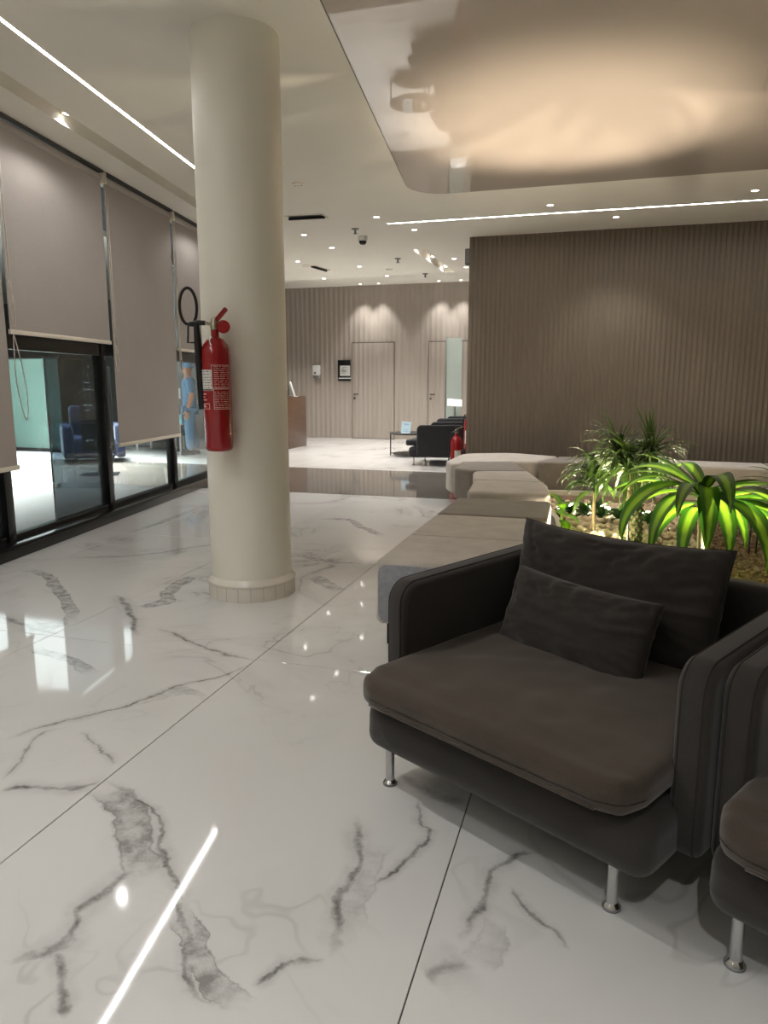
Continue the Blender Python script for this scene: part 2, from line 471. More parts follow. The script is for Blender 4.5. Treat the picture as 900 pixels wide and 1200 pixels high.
def fillet(poly, radii, seg=5):
    out = []
    N = len(poly)
    if not isinstance(radii, (list, tuple)): radii = [radii] * N
    for i in range(N):
        p = Vector(poly[i]); a = Vector(poly[i - 1]); b = Vector(poly[(i + 1) % N]); r = radii[i]
        if r <= 1e-6: out.append((p.x, p.y)); continue
        da = (a - p).normalized(); db = (b - p).normalized()
        ang = da.angle(db)
        t = min(r / math.tan(ang / 2), 0.49 * (a - p).length, 0.49 * (b - p).length)
        rr = t * math.tan(ang / 2)
        c = p + (da + db).normalized() * (rr / math.sin(ang / 2))
        s = p + da * t - c; e = p + db * t - c
        a0 = math.atan2(s.y, s.x); a1 = math.atan2(e.y, e.x)
        d = (a1 - a0 + PI) % (2 * PI) - PI
        for k in range(seg + 1):
            w = a0 + d * k / seg
            out.append((c.x + rr * math.cos(w), c.y + rr * math.sin(w)))
    return out

def inset(poly, d):
    N = len(poly); out = []
    area = sum(poly[i][0] * poly[(i + 1) % N][1] - poly[(i + 1) % N][0] * poly[i][1] for i in range(N))
    sg = 1 if area > 0 else -1
    for i in range(N):
        p = Vector(poly[i]); a = Vector(poly[i - 1]); b = Vector(poly[(i + 1) % N])
        e1 = (p - a); e2 = (b - p)
        if e1.length < 1e-7: e1 = e2
        if e2.length < 1e-7: e2 = e1
        n1 = Vector((-e1.y, e1.x)).normalized() * sg; n2 = Vector((-e2.y, e2.x)).normalized() * sg
        n = n1 + n2
        if n.length < 1e-6: n = n1
        n = n.normalized(); c = max(0.4, n.dot(n1))
        q = p + n * (d / c)
        out.append((q.x, q.y))
    return out

def bm_rprism(bm, poly, z0, z1, bt=0.0, bb=0.0, seg=4, mtx=None):
    levels = []
    if bb > 0:
        for j in range(seg + 1):
            a = PI / 2 * j / seg
            levels.append((bb * (1 - math.sin(a)), z0 + bb * (1 - math.cos(a))))
    else: levels.append((0, z0))
    if bt > 0:
        for j in range(seg + 1):
            a = PI / 2 * j / seg
            levels.append((bt * (1 - math.cos(a)), z1 - bt * (1 - math.sin(a))))
    else: levels.append((0, z1))
    rings = []
    for off, z in levels:
        pl = inset(poly, off) if off > 1e-6 else poly
        rings.append([bm.verts.new((x, y, z)) for x, y in pl])
    n = len(poly)
    if bt > 0.02:
        rings.append([bm.verts.new((x, y, z1)) for x, y in inset(poly, bt + 0.010)])
    n = len(poly)
    for A, B in zip(rings[:-1], rings[1:]):
        for k in range(n):
            bm.faces.new((A[k], A[(k + 1) % n], B[(k + 1) % n], B[k]))
    bm.faces.new(rings[0][::-1]); bm.faces.new(rings[-1])
    if mtx is not None:
        for r in rings:
            for v in r: v.co = mtx @ v.co

def rprism(name, poly, z0, z1, m, parent=None, bt=0.0, bb=0.0, seg=4, mtx=None, angle=0.5):
    bm = bmesh.new(); bm_rprism(bm, poly, z0, z1, bt, bb, seg, mtx)
    return obj(name, bm, m, parent, angle=angle)

def softbox(name, x0, x1, y0, y1, z0, z1, r, m, parent=None, fn=None, k=4, mid=10):
    S = Vector((x1 - x0, y1 - y0, z1 - z0)); C = Vector((x0 + x1, y0 + y1, z0 + z1)) / 2
    def axis(L):
        e = min(0.98, 2 * r / L)
        a = [-1 + e * (1 - math.cos(PI / 2 * i / k)) for i in range(k)] + [-1 + e + (2 - 2 * e) * i / mid for i in range(mid + 1)]
        return a + [-t for t in a[:k]][::-1]
    ax = [axis(S.x), axis(S.y), axis(S.z)]
    bm = bmesh.new()
    cache = {}
    def vert(p):
        key = (round(p[0], 5), round(p[1], 5), round(p[2], 5))
        if key in cache: return cache[key]
        q = Vector((p[0] * S.x / 2, p[1] * S.y / 2, p[2] * S.z / 2))
        inn = Vector([max(-(S[i] / 2 - r), min(S[i] / 2 - r, q[i])) for i in range(3)])
        d = q - inn
        if d.length > 1e-9: q = inn + d.normalized() * r
        if fn: q = fn(q, p)
        v = bm.verts.new(q + C); cache[key] = v
        return v
    for a in range(3):
        b, c = (a + 1) % 3, (a + 2) % 3
        for sg in (-1, 1):
            for i in range(len(ax[b]) - 1):
                for j in range(len(ax[c]) - 1):
                    q = []
                    for (ii, jj) in ((i, j), (i + 1, j), (i + 1, j + 1), (i, j + 1)):
                        p = [0, 0, 0]; p[a] = sg; p[b] = ax[b][ii]; p[c] = ax[c][jj]
                        q.append(vert(p))
                    u = []
                    for v in q:
                        if v not in u: u.append(v)
                    if len(u) >= 3:
                        try: bm.faces.new(u)
                        except ValueError: pass
    return obj(name, bm, m, parent, smooth=True)

def pillow(name, w, h, t, m, parent=None, n=44, seed=0, sag=0.0, wr=1.0):
    """knife-edge scatter cushion standing in the local xz plane, its thickness along y"""
    bm = bmesh.new()
    def P(u, v, s):
        e = (max(0, 1 - abs(u) ** 3.2) * max(0, 1 - abs(v) ** 3.0)) ** 0.5
        x = w / 2 * u * (1 - 0.035 * (1 - v * v) * abs(u) - 0.0 * abs(v))
        z = h / 2 * v * (1 - 0.06 * (1 - u * u) * abs(v)) - sag * (1 - u * u) * (0.5 + 0.5 * v)
        q = Vector((u * 3 + seed, v * 3, s * 2.0))
        edge = max(abs(u), abs(v))
        ang = math.atan2(v, u)
        wrk = 0.020 * wr * mnoise.noise(Vector((math.cos(ang) * 7 + seed, math.sin(ang) * 7, edge * 0.8))) * min(1, 2.2 * edge ** 3) * e ** 0.4
        cr = mnoise.noise(Vector((u * 5.5 + v * 2.2 + seed, v * 0.9 - u * 0.5, 3.3)))
        wrk -= 0.012 * wr * max(0, 1 - abs(cr) * 7) * max(0, (v + 0.45)) ** 1.2
        wrk += 0.010 * wr * mnoise.noise(q) + 0.004 * wr * mnoise.noise(q * 3.1)
        y = s * (t / 2 * e ** 0.9 + wrk * e ** 0.5)
        return Vector((x, y, z))
    g = {}
    for s in (-1, 1):
        for i in range(n + 1):
            for j in range(n + 1):
                u = math.sin(PI / 2 * (2 * i / n - 1)); v = math.sin(PI / 2 * (2 * j / n - 1))
                if i in (0, n) or j in (0, n):
                    if s == 1:
                        g[(s, i, j)] = g[(-1, i, j)]; continue
                g[(s, i, j)] = bm.verts.new(P(u, v, s))
        for i in range(n):
            for j in range(n):
                bm.faces.new([g[(s, i, j)], g[(s, i + 1, j)], g[(s, i + 1, j + 1)], g[(s, i, j + 1)]])
    rim = [P(math.sin(PI / 2 * (2 * i / n - 1)), -1, 0) for i in range(0, n, 2)] + [P(1, math.sin(PI / 2 * (2 * j / n - 1)), 0) for j in range(0, n, 2)] \
        + [P(-math.sin(PI / 2 * (2 * i / n - 1)), 1, 0) for i in range(0, n, 2)] + [P(-1, -math.sin(PI / 2 * (2 * j / n - 1)), 0) for j in range(0, n, 2)]
    o = obj(name, bm, m, parent, smooth=True)
    sm = tube('seam', rim, 0.0032, m, o, 6, True)
    return o

def clip_poly(poly, p0, nrm):
    """keep the side where (p-p0).nrm >= 0"""
    out = []
    f = lambda p: (p[0] - p0[0]) * nrm[0] + (p[1] - p0[1]) * nrm[1]
    for i in range(len(poly)):
        a, b = poly[i - 1], poly[i]
        fa, fb = f(a), f(b)
        if (fa >= 0) != (fb >= 0):
            t = fa / (fa - fb)
            out.append((a[0] + (b[0] - a[0]) * t, a[1] + (b[1] - a[1]) * t))
        if fb >= 0: out.append(b)
    return out

def holed_plane(bm, outer, holes, z, depth=0.0):
    """flat sheet at height z with holes; hole rims run up by depth"""
    loops = [[Vector((x, y, 0)) for x, y in outer]] + [[Vector((x, y, 0)) for x, y in h] for h in holes]
    flat = [v for l in loops for v in l]
    vs = [bm.verts.new((v.x, v.y, z)) for v in flat]
    for t in tessellate_polygon(loops):
        try: bm.faces.new([vs[i] for i in t])
        except ValueError: pass

# ================================================================== FLOORS
floor = struct(box('floor', -9.2, 6.2, -4.2, YB + 0.1, -0.12, -0.004, M['grout']))
TX, TY0, TX0, TY = 1.185, 3.0, -1.522, 2.4
wedge_p = wp(0, -0.05)

def tile(poly, m, h=0.0):
    poly = [p for i, p in enumerate(poly) if (Vector(p) - Vector(poly[i - 1])).length > 1e-4]
    if len(poly) < 3: return
    rprism('tile', poly, -0.003, h, m, floor, bt=0.0012, seg=1, angle=0.3)

g = 0.0016
for i in range(-4, 5):
    for j in range(-3, 3):
        x0 = TX0 + TX * i + g; x1 = TX0 + TX * (i + 1) - g
        y0 = TY0 + TY * j + g; y1 = min(TY0 + TY * (j + 1) - g, 8.10)
        pl = clip_poly([(x0, y0), (x1, y0), (x1, y1), (x0, y1)], (wedge_p.x, wedge_p.y), (WN.x, WN.y))
        if len(pl) >= 3: tile(pl, M['floor_marble'])
trim1 = struct(box('trim_1', -8.9, 6.0, 8.104, 10.60, -0.003, 0.0, M['band']))
for i in range(-7, 3):
    for j in range(3):
        x0 = -1.1 + 1.2 * i; y0 = 10.604 + 2.1 * j
        y1 = min(y0 + 2.096, YB)
        tile([(x0, y0), (x0 + 1.197, y0), (x0 + 1.197, y1), (x0, y1)], M['hall_marble'])

# ================================================================== CEILING
def chan_rect(n0, n1, s0, s1):
    return [tuple(wp(s, n).xy) for s, n in ((s0, n0), (s1, n0), (s1, n1), (s0, n1))]
CH1 = chan_rect(0.28, 0.43, -8.0, 3.0)
CH2 = [(-2.72, 10.75), (-2.56, 10.75), (-2.56, 13.0), (-2.72, 13.0)]
outer = [tuple(wp(-10.2, -0.3).xy), (6.2, -4.2), (6.2, 13.22), tuple(wp(7.9, -0.3).xy)]
outer[0] = tuple((wp(-9.9, -0.3)).xy)
bm = bmesh.new()
holed_plane(bm, outer, [CH1, CH2], ZC)
ceiling = obj('ceiling', bm, M['ceiling'])
struct(ceiling)
for f in ceiling.data.polygons: pass

def recess(poly, name):
    bm = bmesh.new()
    n = len(poly)
    lo = [bm.verts.new((x, y, ZC)) for x, y in poly]; hi = [bm.verts.new((x, y, ZC + 0.12)) for x, y in poly]
    for k in range(n): bm.faces.new((lo[k], lo[(k + 1) % n], hi[(k + 1) % n], hi[k]))
    bm.faces.new(hi)
    return obj(name, bm, M['ceiling'], ceiling)
recess(CH1, 'light_channel'); recess(CH2, 'light_channel')
# step up to the raised ceiling of the far hall
box('ceiling_step', -9.2, 6.2, 13.22, 13.26, ZC, ZH, M['ceiling'], ceiling)
box('raised_ceiling', -9.2, 6.2, 13.2, YB + 0.2, ZH, ZH + 0.05, M['ceiling'], ceiling)
# high-gloss stretched membrane over the planter
P0 = (-1.02, 0.6); P1 = (-1.975, 7.72)
panel_poly = fillet([P0, (4.6, 0.6), (4.6, 7.66), P1], [0.3, 0.3, 0.3, 0.36], 10)
rprism('stretch_panel', panel_poly, ZC - 0.012, ZC + 0.003, M['membrane'], ceiling, angle=0.5)
rprism('panel_edge', inset(panel_poly, -0.011), ZC - 0.006, ZC + 0.002, M['dark_gap'], ceiling, angle=0.5)

# ================================================================== WALLS
def ribbed(bm, x0, x1, y, z0, z1, period, depth, flat=0.25, seg=5):
    """vertical ribs along x standing out towards -y"""
    pts = []
    n = int(round((x1 - x0) / period)); per = (x1 - x0) / n
    for i in range(n):
        a = x0 + per * i
        pts.append((a, y)); pts.append((a + per * flat, y))
        for k in range(1, seg):
            t = k / seg
            pts.append((a + per * (flat + (1 - flat) * t), y - depth * math.sin(PI * t) ** 0.7))
    pts.append((x1, y))
    lo = [bm.verts.new((px, py, z0)) for px, py in pts]; hi = [bm.verts.new((px, py, z1)) for px, py in pts]
    for k in range(len(pts) - 1): bm.faces.new((lo[k], lo[k + 1], hi[k + 1], hi[k]))
    bk0 = [bm.verts.new((x0, y + 0.06, z0)), bm.verts.new((x1, y + 0.06, z0)), bm.verts.new((x1, y + 0.06, z1)), bm.verts.new((x0, y + 0.06, z1))]
    bm.faces.new(bk0)
    bm.faces.new((lo[0], hi[0], bk0[3], bk0[0])); bm.faces.new((lo[-1], bk0[1], bk0[2], hi[-1]))
    bm.faces.new(hi + [bk0[2], bk0[3]]); bm.faces.new((lo + [bk0[1], bk0[0]])[::-1])

bm = bmesh.new()
ribbed(bm, -1.77, 6.2, YR, 0, ZC, 0.062, 0.013)
bm_box(bm, -1.77, -1.52, YR + 0.06, 13.2, 0, ZC)
wall_right = obj('wall_right', bm, M['rib'], angle=0.35)
struct(wall_right)

DOORS = ((-5.72, -4.69), (-3.85, -2.82))
DH = 2.25
bm = bmesh.new()
ribbed(bm, -9.2, 2.2, YB, 0, ZH, 0.124, 0.011, 0.3)
wall_back = struct(obj('wall_back', bm, M['rib_back'], angle=0.35))
for k, (a, b) in enumerate(DOORS):
    d = box('door_%d' % (k + 1), a - 0.012, b + 0.012, YB - 0.022, YB, 0, DH + 0.02, M['dark_gap'])
    struct(d)
    bm = bmesh.new()
    ribbed(bm, a, b, YB - 0.024, 0.01, DH, 0.1145, 0.011, 0.3)
    obj('door_panel', bm, M['rib_back'], d, angle=0.35)
    bm = bmesh.new()
    bm_tube(bm, [(a + 0.055, YB - 0.035, 1.06), (a + 0.055, YB - 0.09, 1.06), (a + 0.17, YB - 0.09, 1.06)], 0.016, 8)
    obj('door_handle', bm, M['dark_gap'], d, angle=0.6)
    lathe('lock_cylinder', [(0, 0), (0.026, 0), (0.026, 0.012), (0, 0.014)], M['dark_gap'], d, 16, Matrix.Translation((a + 0.055, YB - 0.041, 0.96)) @ Matrix.Rotation(PI / 2, 4, 'X'))
# remaining shell
struct(box('wall_far_left', -9.3, -9.2, 13.15, YB, 0, ZH, M['white_wall']))
struct(box('wall_divider', -9.3, -5.98, 13.10, 13.22, -0.02, ZH, M['ext_wall']))
struct(box('wall_behind', -6.0, 6.3, -4.3, -4.2, 0, ZC, M['white_wall']))
struct(box('wall_side', 6.2, 6.3, -4.2, YB, 0, ZH, M['white_wall']))
struct(box('wall_hall_end', 2.2, 2.3, YR + 0.07, YB, 0, ZH, M['white_wall']))
wl = struct(box('wall_left', -10.2, -2.74, 0.10, 0.24, 0, ZC + 0.2, M['white_wall'], mtx=WM))
box('wall_left_far', 3.55, 6.3, 0.10, 0.24, 0, ZC + 0.2, M['white_wall'], wl, mtx=WM)
ja = wp(6.3, -0.10); jb = Vector((-5.98, 13.2))
rprism('wall_return', [(ja.x, ja.y), (jb.x, jb.y), (jb.x - 0.14, jb.y - 0.03), (ja.x - 0.14, ja.y)], 0, ZC + 0.2, M['white_wall'], wl)
box('header', -2.74, 3.55, 0.10, 0.24, ZC - 0.04, ZC + 0.2, M['white_wall'], wl, mtx=WM)

# ------------------------------------------------------------------ window wall, in local (s, -n, z)
struct(box('trim_2', -2.8, 3.6, 0.0, 0.20, 0, 0.105, M['black_stone'], mtx=WM, bevel=0.004))
MULL = (-2.72, -1.16, 0.41, 1.96, 3.50)
for k in range(4):
    s0, s1 = MULL[k] + 0.045, MULL[k + 1] - 0.045
    w = struct(tag(empty('window_%d' % (k + 1), wp((s0 + s1) / 2, -0.14))))
    inv = Matrix.Translation(w.location).inverted()
    mt = inv @ WM
    box('mullion', s0 - 0.09, s0, 0.095, 0.19, 0.105, ZC - 0.02, M['black'], w, mtx=mt, bevel=0.004)
    if k == 3: box('mullion', s1, s1 + 0.09, 0.095, 0.19, 0.105, ZC - 0.02, M['black'], w, mtx=mt, bevel=0.004)
    box('bottom_rail', s0, s1, 0.11, 0.17, 0.105, 0.15, M['black'], w, mtx=mt)
    box('transom', s0, s1, 0.105, 0.175, 1.56, 1.70, M['black'], w, mtx=mt)
    box('pane', s0, s1, 0.138, 0.146, 0.15, 1.56, M['glass'], w, mtx=mt)
    box('pane', s0, s1, 0.138, 0.146, 1.70, ZC - 0.03, M['glass'], w, mtx=mt)
    if k == 1:   # the dark-tinted sliding leaf behind the clear pane
        lf = box('sliding_leaf', -0.47, s1, 0.152, 0.160, 0.15, 1.52, M['tint'], w, mtx=mt)
        box('leaf_edge', -0.478, -0.470, 0.150, 0.162, 0.15, 1.52, M['grey_plastic'], lf, mtx=mt)

# ================================================================== ROLLER BLINDS
BL = [(-2.60, -1.105, 0.665, 'grey roller blind at the left edge of the photo, drawn nearly to the sill'),
      (-1.055, 0.46, 1.675, 'grey roller blind raised to half height over the dark-tinted window leaf'),
      (0.515, 2.00, 0.70, 'long grey roller blind hanging low between the half raised blinds'),
      (2.055, 3.52, 1.685, 'half raised grey roller blind partly hidden behind the white column')]
for k, (s0, s1, zb, lab) in enumerate(BL):
    r = empty('roller_blind', wp((s0 + s1) / 2, -0.045, zb))
    tag(r, lab, 'blind', 'grey roller blinds on the window wall')
    mt = Matrix.Translation(r.location).inverted() @ WM
    ft = ZC - 0.075
    bm = bmesh.new()
    bm_box(bm, s0, s1, 0.045, 0.047, zb + 0.02, ft, mt)
    obj('fabric', bm, M['blind'], r)
    rl = [mt @ Vector((s, 0.045 + 0.004, ft + 0.012)) for s in (s0 + 0.01, s1 - 0.01)]
    tube('roller', rl, 0.03, M['blind'], r, 16)
    box('headrail', s0 - 0.005, s1 + 0.005, 0.008, 0.09, ZC - 0.022, ZC - 0.004, M['dark_gap'], r, mtx=mt)
    box('bottom_bar', s0 - 0.008, s1 + 0.008, 0.034, 0.058, zb - 0.008, zb + 0.026, M['ivory'], r, mtx=mt, bevel=0.004)
    for s in (s0 - 0.018, s1 + 0.004):
        box('bracket', s, s + 0.014, 0.008, 0.085, ft - 0.035, ZC - 0.01, M['ivory'], r, mtx=mt, bevel=0.003)
    # bead chain at the left side of this blind
    cs = s0 - 0.012
    zt = ft + 0.01
    loops = {0: [], 1: [(1.72, 2.05), (1.03, 1.66)], 2: [(1.59, 1.84), (1.42, 1.66)], 3: [(1.42, 1.72)]}[k]
    pts = lambda L: [mt @ Vector(p) for p in L]
    ch = tube('bead_chain', pts([(cs - 0.012, 0.018, zt), (cs - 0.010, 0.018, 2.4), (cs - 0.006, 0.016, 1.9), (cs - 0.004, 0.016, loops[0][0] + 0.15 if loops else 1.2)]), 0.0042, M['chain'], r, 6)
    bm = bmesh.new()
    bm_tube(bm, pts([(cs + 0.018, 0.018, zt), (cs + 0.020, 0.018, 2.4), (cs + 0.024, 0.016, 1.9), (cs + 0.026, 0.016, loops[0][0] + 0.15 if loops else 1.2)]), 0.0042, 6)
    for (zl, zh) in loops:
        wdt = 0.030 if (zh - zl) < 0.5 else 0.055
        off = 0.012 if (zh - zl) < 0.5 else 0.05
        L = []
        for q in range(18):
            a = 2 * PI * q / 18
            zz = (zl + zh) / 2 - math.cos(a) * (zh - zl) / 2
            taper = 1.0 if zz < (zl + zh) / 2 else 0.35 + 0.65 * (zh - zz) / ((zh - zl) / 2)
            L.append((cs + off * (zh - zz) / (zh - zl) * 1.5 + math.sin(a) * wdt * taper, 0.012, zz))
        bm_tube(bm, pts(L), 0.0042, 6, True)
    obj('chain_loop', bm, M['chain'], r, smooth=True)

# ================================================================== OUTSIDE, seen through the panes
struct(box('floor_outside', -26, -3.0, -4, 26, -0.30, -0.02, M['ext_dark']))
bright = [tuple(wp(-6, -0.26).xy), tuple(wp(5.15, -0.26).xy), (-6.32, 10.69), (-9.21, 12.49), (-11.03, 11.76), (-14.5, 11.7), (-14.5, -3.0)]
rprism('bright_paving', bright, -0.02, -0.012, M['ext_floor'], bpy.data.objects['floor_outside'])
struct(box('wall_outside', -26, -5.0, 21.0, 21.2, -0.2, 4.2, M['ext_wall']))
struct(box('wall_outside_left', -20.2, -20.0, -4, 21, -0.2, 4.2, M['ext_wall']))
struct(box('ceiling_outside', -26, -9.0, -4, 21, 4.0, 4.1, M['white_wall']))
# green glass screen with a dark foot rail
gsc = empty('glass_screen', (-10.9, 11.86, -0.012), math.atan2(-0.1, 1.25))
tag(gsc, 'pale green glass screen standing outside beyond the left window', 'screen')
box('screen_pane', -0.95, 0.97, -0.012, 0.012, 0.05, 1.80, M['ext_green'], gsc)
box('foot_rail', -0.97, 0.99, -0.03, 0.03, 0.0, 0.07, M['blackplastic'], gsc)
box('mid_rail', -0.97, 0.99, -0.022, 0.022, 0.60, 0.63, M['ext_green'], gsc)
box('top_rail', -0.97, 0.99, -0.022, 0.022, 1.79, 1.84, M['blackplastic'], gsc)
struct(rprism('trim_3', [(-6.60, 7.73), (-8.8, 7.10), (-8.8, 7.02), (-6.60, 7.65)], -0.012, 0.05, M['ivory']))
# navy sofa behind the tinted leaf
ns = empty('navy_sofa', (-8.22, 10.45, -0.012), 0.75)
tag(ns, 'small navy blue sofa outside behind the dark-tinted window leaf', 'sofa')
softbox('seat', -0.32, 0.32, -0.4, 0.4, 0.10, 0.45, 0.05, M['navy'], ns, mid=3)
softbox('backrest', -0.32, 0.32, 0.25, 0.45, 0.30, 0.95, 0.06, M['navy'], ns, mid=3)
for s in (-1, 1): softbox('armrest', s * 0.40 - 0.08, s * 0.40 + 0.08, -0.4, 0.45, 0.1, 0.65, 0.05, M['navy'], ns, mid=3)
for sx in (-0.28, 0.28):
    for sy in (-0.3, 0.3): tube('leg', [(sx, sy, 0.0), (sx, sy, 0.11)], 0.02, M['blackplastic'], ns, 8)
# black notice stand with light lettering bars
st = empty('notice_stand', wp(3.7, -2.0, -0.012), WA + 0.35)
tag(st, 'black floor sign with pale print outside the tinted window leaf', 'sign')
box('board', -0.22, 0.22, -0.02, 0.02, 0.35, 1.55, M['blackplastic'], st, bevel=0.006)
box('foot', -0.25, 0.25, -0.16, 0.16, 0.0, 0.03, M['blackplastic'], st, bevel=0.006)
tube('post', [(0, 0, 0.03), (0, 0, 0.4)], 0.025, M['blackplastic'], st, 10)
bm = bmesh.new()
for q, (zz, ww) in enumerate(((1.32, 0.10), (1.22, 0.14), (1.0, 0.12), (0.93, 0.07), (0.5, 0.1))):
    bm_box(bm, -0.16, -0.16 + ww, -0.024, -0.02, zz, zz + 0.025)
tag(obj('print', bm, M['paper'], st), kind='stuff')
# little table with vases further out, a pale cyan box by the person
tb = empty('side_table', (-8.42, 12.75, -0.02))
tag(tb, 'small low table with white legs outside under the long blind', 'table')
box('tabletop', -0.45, 0.45, -0.3, 0.3, 0.30, 0.34, M['ext_green'], tb, bevel=0.006)
for sx in (-0.38, 0.38):
    for sy in (-0.24, 0.24): tube('leg', [(sx, sy, 0), (sx, sy, 0.3)], 0.02, M['white_plastic'], tb, 8)
vz = lathe('glass_vase', [(0, 0), (0.05, 0), (0.07, 0.05), (0.06, 0.2), (0.035, 0.3), (0.045, 0.36), (0.04, 0.355), (0.03, 0.3), (0.05, 0.2), (0.06, 0.06), (0, 0.02)], M['ivory'], None, 20, Matrix.Translation((-8.30, 12.75, 0.32)))
tag(vz, 'pale vase on the low table outside under the long blind', 'vase')
pd = empty('post_stand', (-7.72, 12.35, -0.02))
tag(pd, 'thin white post stand outside beside the person in blue', 'stand')
lathe('base', [(0, 0), (0.10, 0), (0.10, 0.015), (0.02, 0.025), (0, 0.025)], M['white_plastic'], pd, 20)
tube('post', [(0, 0, 0.02), (0, 0, 0.56)], 0.018, M['white_plastic'], pd, 10)
lathe('plate', [(0, 0.555), (0.09, 0.555), (0.09, 0.57), (0, 0.57)], M['white_plastic'], pd, 20)
cb = empty('carton', (-7.72, 12.35, 0.55))
tag(cb, 'pale cyan carton on the thin white stand next to the person in blue', 'carton')
box('box_body', -0.10, 0.10, -0.08, 0.08, 0, 0.17, M['cyan'], cb, bevel=0.004)
box('flap', -0.10, -0.09, -0.08, 0.08, 0.17, 0.26, M['cyan'], cb)

# ------------------------------------------------------------------ the person in blue scrubs
def skin_mesh(name, verts, edges, radii, m, parent=None, root=0, lev=2):
    me = bpy.data.meshes.new(name)
    me.from_pydata([Vector(v) for v in verts], edges, [])
    o = link(name, me, m, parent)
    md = o.modifiers.new('skin', 'SKIN'); md.use_smooth_shade = True
    lay = me.skin_vertices[0].data
    for i, r in enumerate(radii):
        lay[i].radius = (r, r) if not isinstance(r, tuple) else r
        lay[i].use_root = (i == root)
    sb = o.modifiers.new('subsurf', 'SUBSURF'); sb.levels = lev; sb.render_levels = lev
    return o
pr = empty('person', (-7.30, 12.05, -0.02), math.radians(-52))
tag(pr, 'person in blue scrubs and a cap standing outside the far window, arms at the sides', 'person')
# faces local -y; walks slightly to the right
V = [(0, 0, 0.92), (0, 0, 1.10), (0, -0.01, 1.28), (0, 0, 1.40), (0, -0.005, 1.48), (0, -0.015, 1.56), (0, -0.015, 1.67),
     (0.16, 0.0, 1.38), (0.22, 0.02, 1.12), (0.225, -0.06, 0.88), (-0.16, 0.0, 1.38), (-0.22, 0.02, 1.12), (-0.225, -0.06, 0.88),
     (0.09, 0, 0.84), (0.095, -0.04, 0.48), (0.095, -0.02, 0.09), (-0.09, 0, 0.84), (-0.095, 0.03, 0.48), (-0.095, 0.10, 0.09)]
E_ = [(0, 1), (1, 2), (2, 3), (3, 4), (4, 5), (5, 6), (3, 7), (7, 8), (8, 9), (3, 10), (10, 11), (11, 12), (0, 13), (13, 14), (14, 15), (0, 16), (16, 17), (17, 18)]
R_ = [(0.16, 0.12), (0.14, 0.11), (0.17, 0.12), (0.12, 0.09), (0.055, 0.055), (0.085, 0.095), (0.075, 0.085), 0.075, 0.055, 0.04, 0.075, 0.055, 0.04, 0.10, 0.07, 0.055, 0.10, 0.07, 0.055]
skin_mesh('body', V, E_, R_, M['skin'], pr)
top = [V[0], V[1], V[2], V[3], V[7], V[8], V[10], V[11], (0, 0, 0.78)]
skin_mesh('scrub_top', top, [(0, 1), (1, 2), (2, 3), (3, 4), (4, 5), (3, 6), (6, 7), (0, 8)], [(0.18, 0.14), (0.165, 0.13), (0.19, 0.14), (0.11, 0.10), 0.095, 0.075, 0.095, 0.075, (0.19, 0.15)], M['scrubs'], pr)
skin_mesh('trousers', [V[0], V[13], V[14], (0.095, -0.02, 0.10), V[16], V[17], (-0.095, 0.09, 0.10)], [(0, 1), (1, 2), (2, 3), (0, 4), (4, 5), (5, 6)], [(0.15, 0.12), 0.115, 0.09, 0.085, 0.115, 0.09, 0.085], M['scrubs'], pr)
bm = bmesh.new()
bm_lathe(bm, [(0.104, -0.02), (0.112, 0.03), (0.10, 0.09), (0.06, 0.125), (0, 0.135)], 18, Matrix.Translation((0, 0.0, 1.63)))
obj('cap', bm, M['scrubs'], pr, smooth=True)
for sx, oy in ((0.095, -0.02), (-0.095, 0.10)):
    softbox('shoe', sx - 0.045, sx + 0.045, oy - 0.19, oy + 0.07, 0.0, 0.085, 0.035, M['blackplastic'], pr, mid=3, k=3)
for sx in (-1, 1):   # hands with five fingers
    hx, hy, hz = sx * 0.226, -0.07, 0.84
    vs = [(hx, hy, hz), (hx, hy - 0.012, hz - 0.075)]; es = [(0, 1)]; rs = [0.03, (0.018, 0.035)]
    for f, fl in enumerate((0.07, 0.08, 0.076, 0.06)):
        i0 = len(vs)
        vs += [(hx, hy - 0.04 + f * 0.02, hz - 0.085), (hx - sx * 0.008, hy - 0.042 + f * 0.021, hz - 0.085 - fl * 0.55), (hx - sx * 0.022, hy - 0.040 + f * 0.02, hz - 0.085 - fl)]
        es += [(1, i0), (i0, i0 + 1), (i0 + 1, i0 + 2)]; rs += [0.010, 0.009, 0.008]
    i0 = len(vs)
    vs += [(hx - sx * 0.012, hy - 0.045, hz - 0.035), (hx - sx * 0.02, hy - 0.07, hz - 0.07)]; es += [(0, i0), (i0, i0 + 1)]; rs += [0.012, 0.009]
    skin_mesh('hand', vs, es, rs, M['skin'], pr, lev=1)
bm = bmesh.new()   # small facial features, turned away from the lens
bm_lathe(bm, [(0, -0.012), (0.012, -0.006), (0.013, 0.0), (0.008, 0.02), (0, 0.03)], 10, Matrix.Translation((0, -0.115, 1.575)) @ Matrix.Rotation(0.3, 4, 'X'))
obj('nose', bm, M['skin'], pr, smooth=True)
for sx in (-1, 1):
    bm = bmesh.new(); bmesh.ops.create_uvsphere(bm, u_segments=10, v_segments=6, radius=0.011)
    for v in bm.verts: v.co += Vector((sx * 0.034, -0.096, 1.605))
    obj('eye', bm, M['blackplastic'], pr, smooth=True)
bm = bmesh.new(); bm_box(bm, -0.10, 0.02, -0.175, -0.155, 1.05, 1.24)
obj('clipboard', bm, M['paper'], pr)

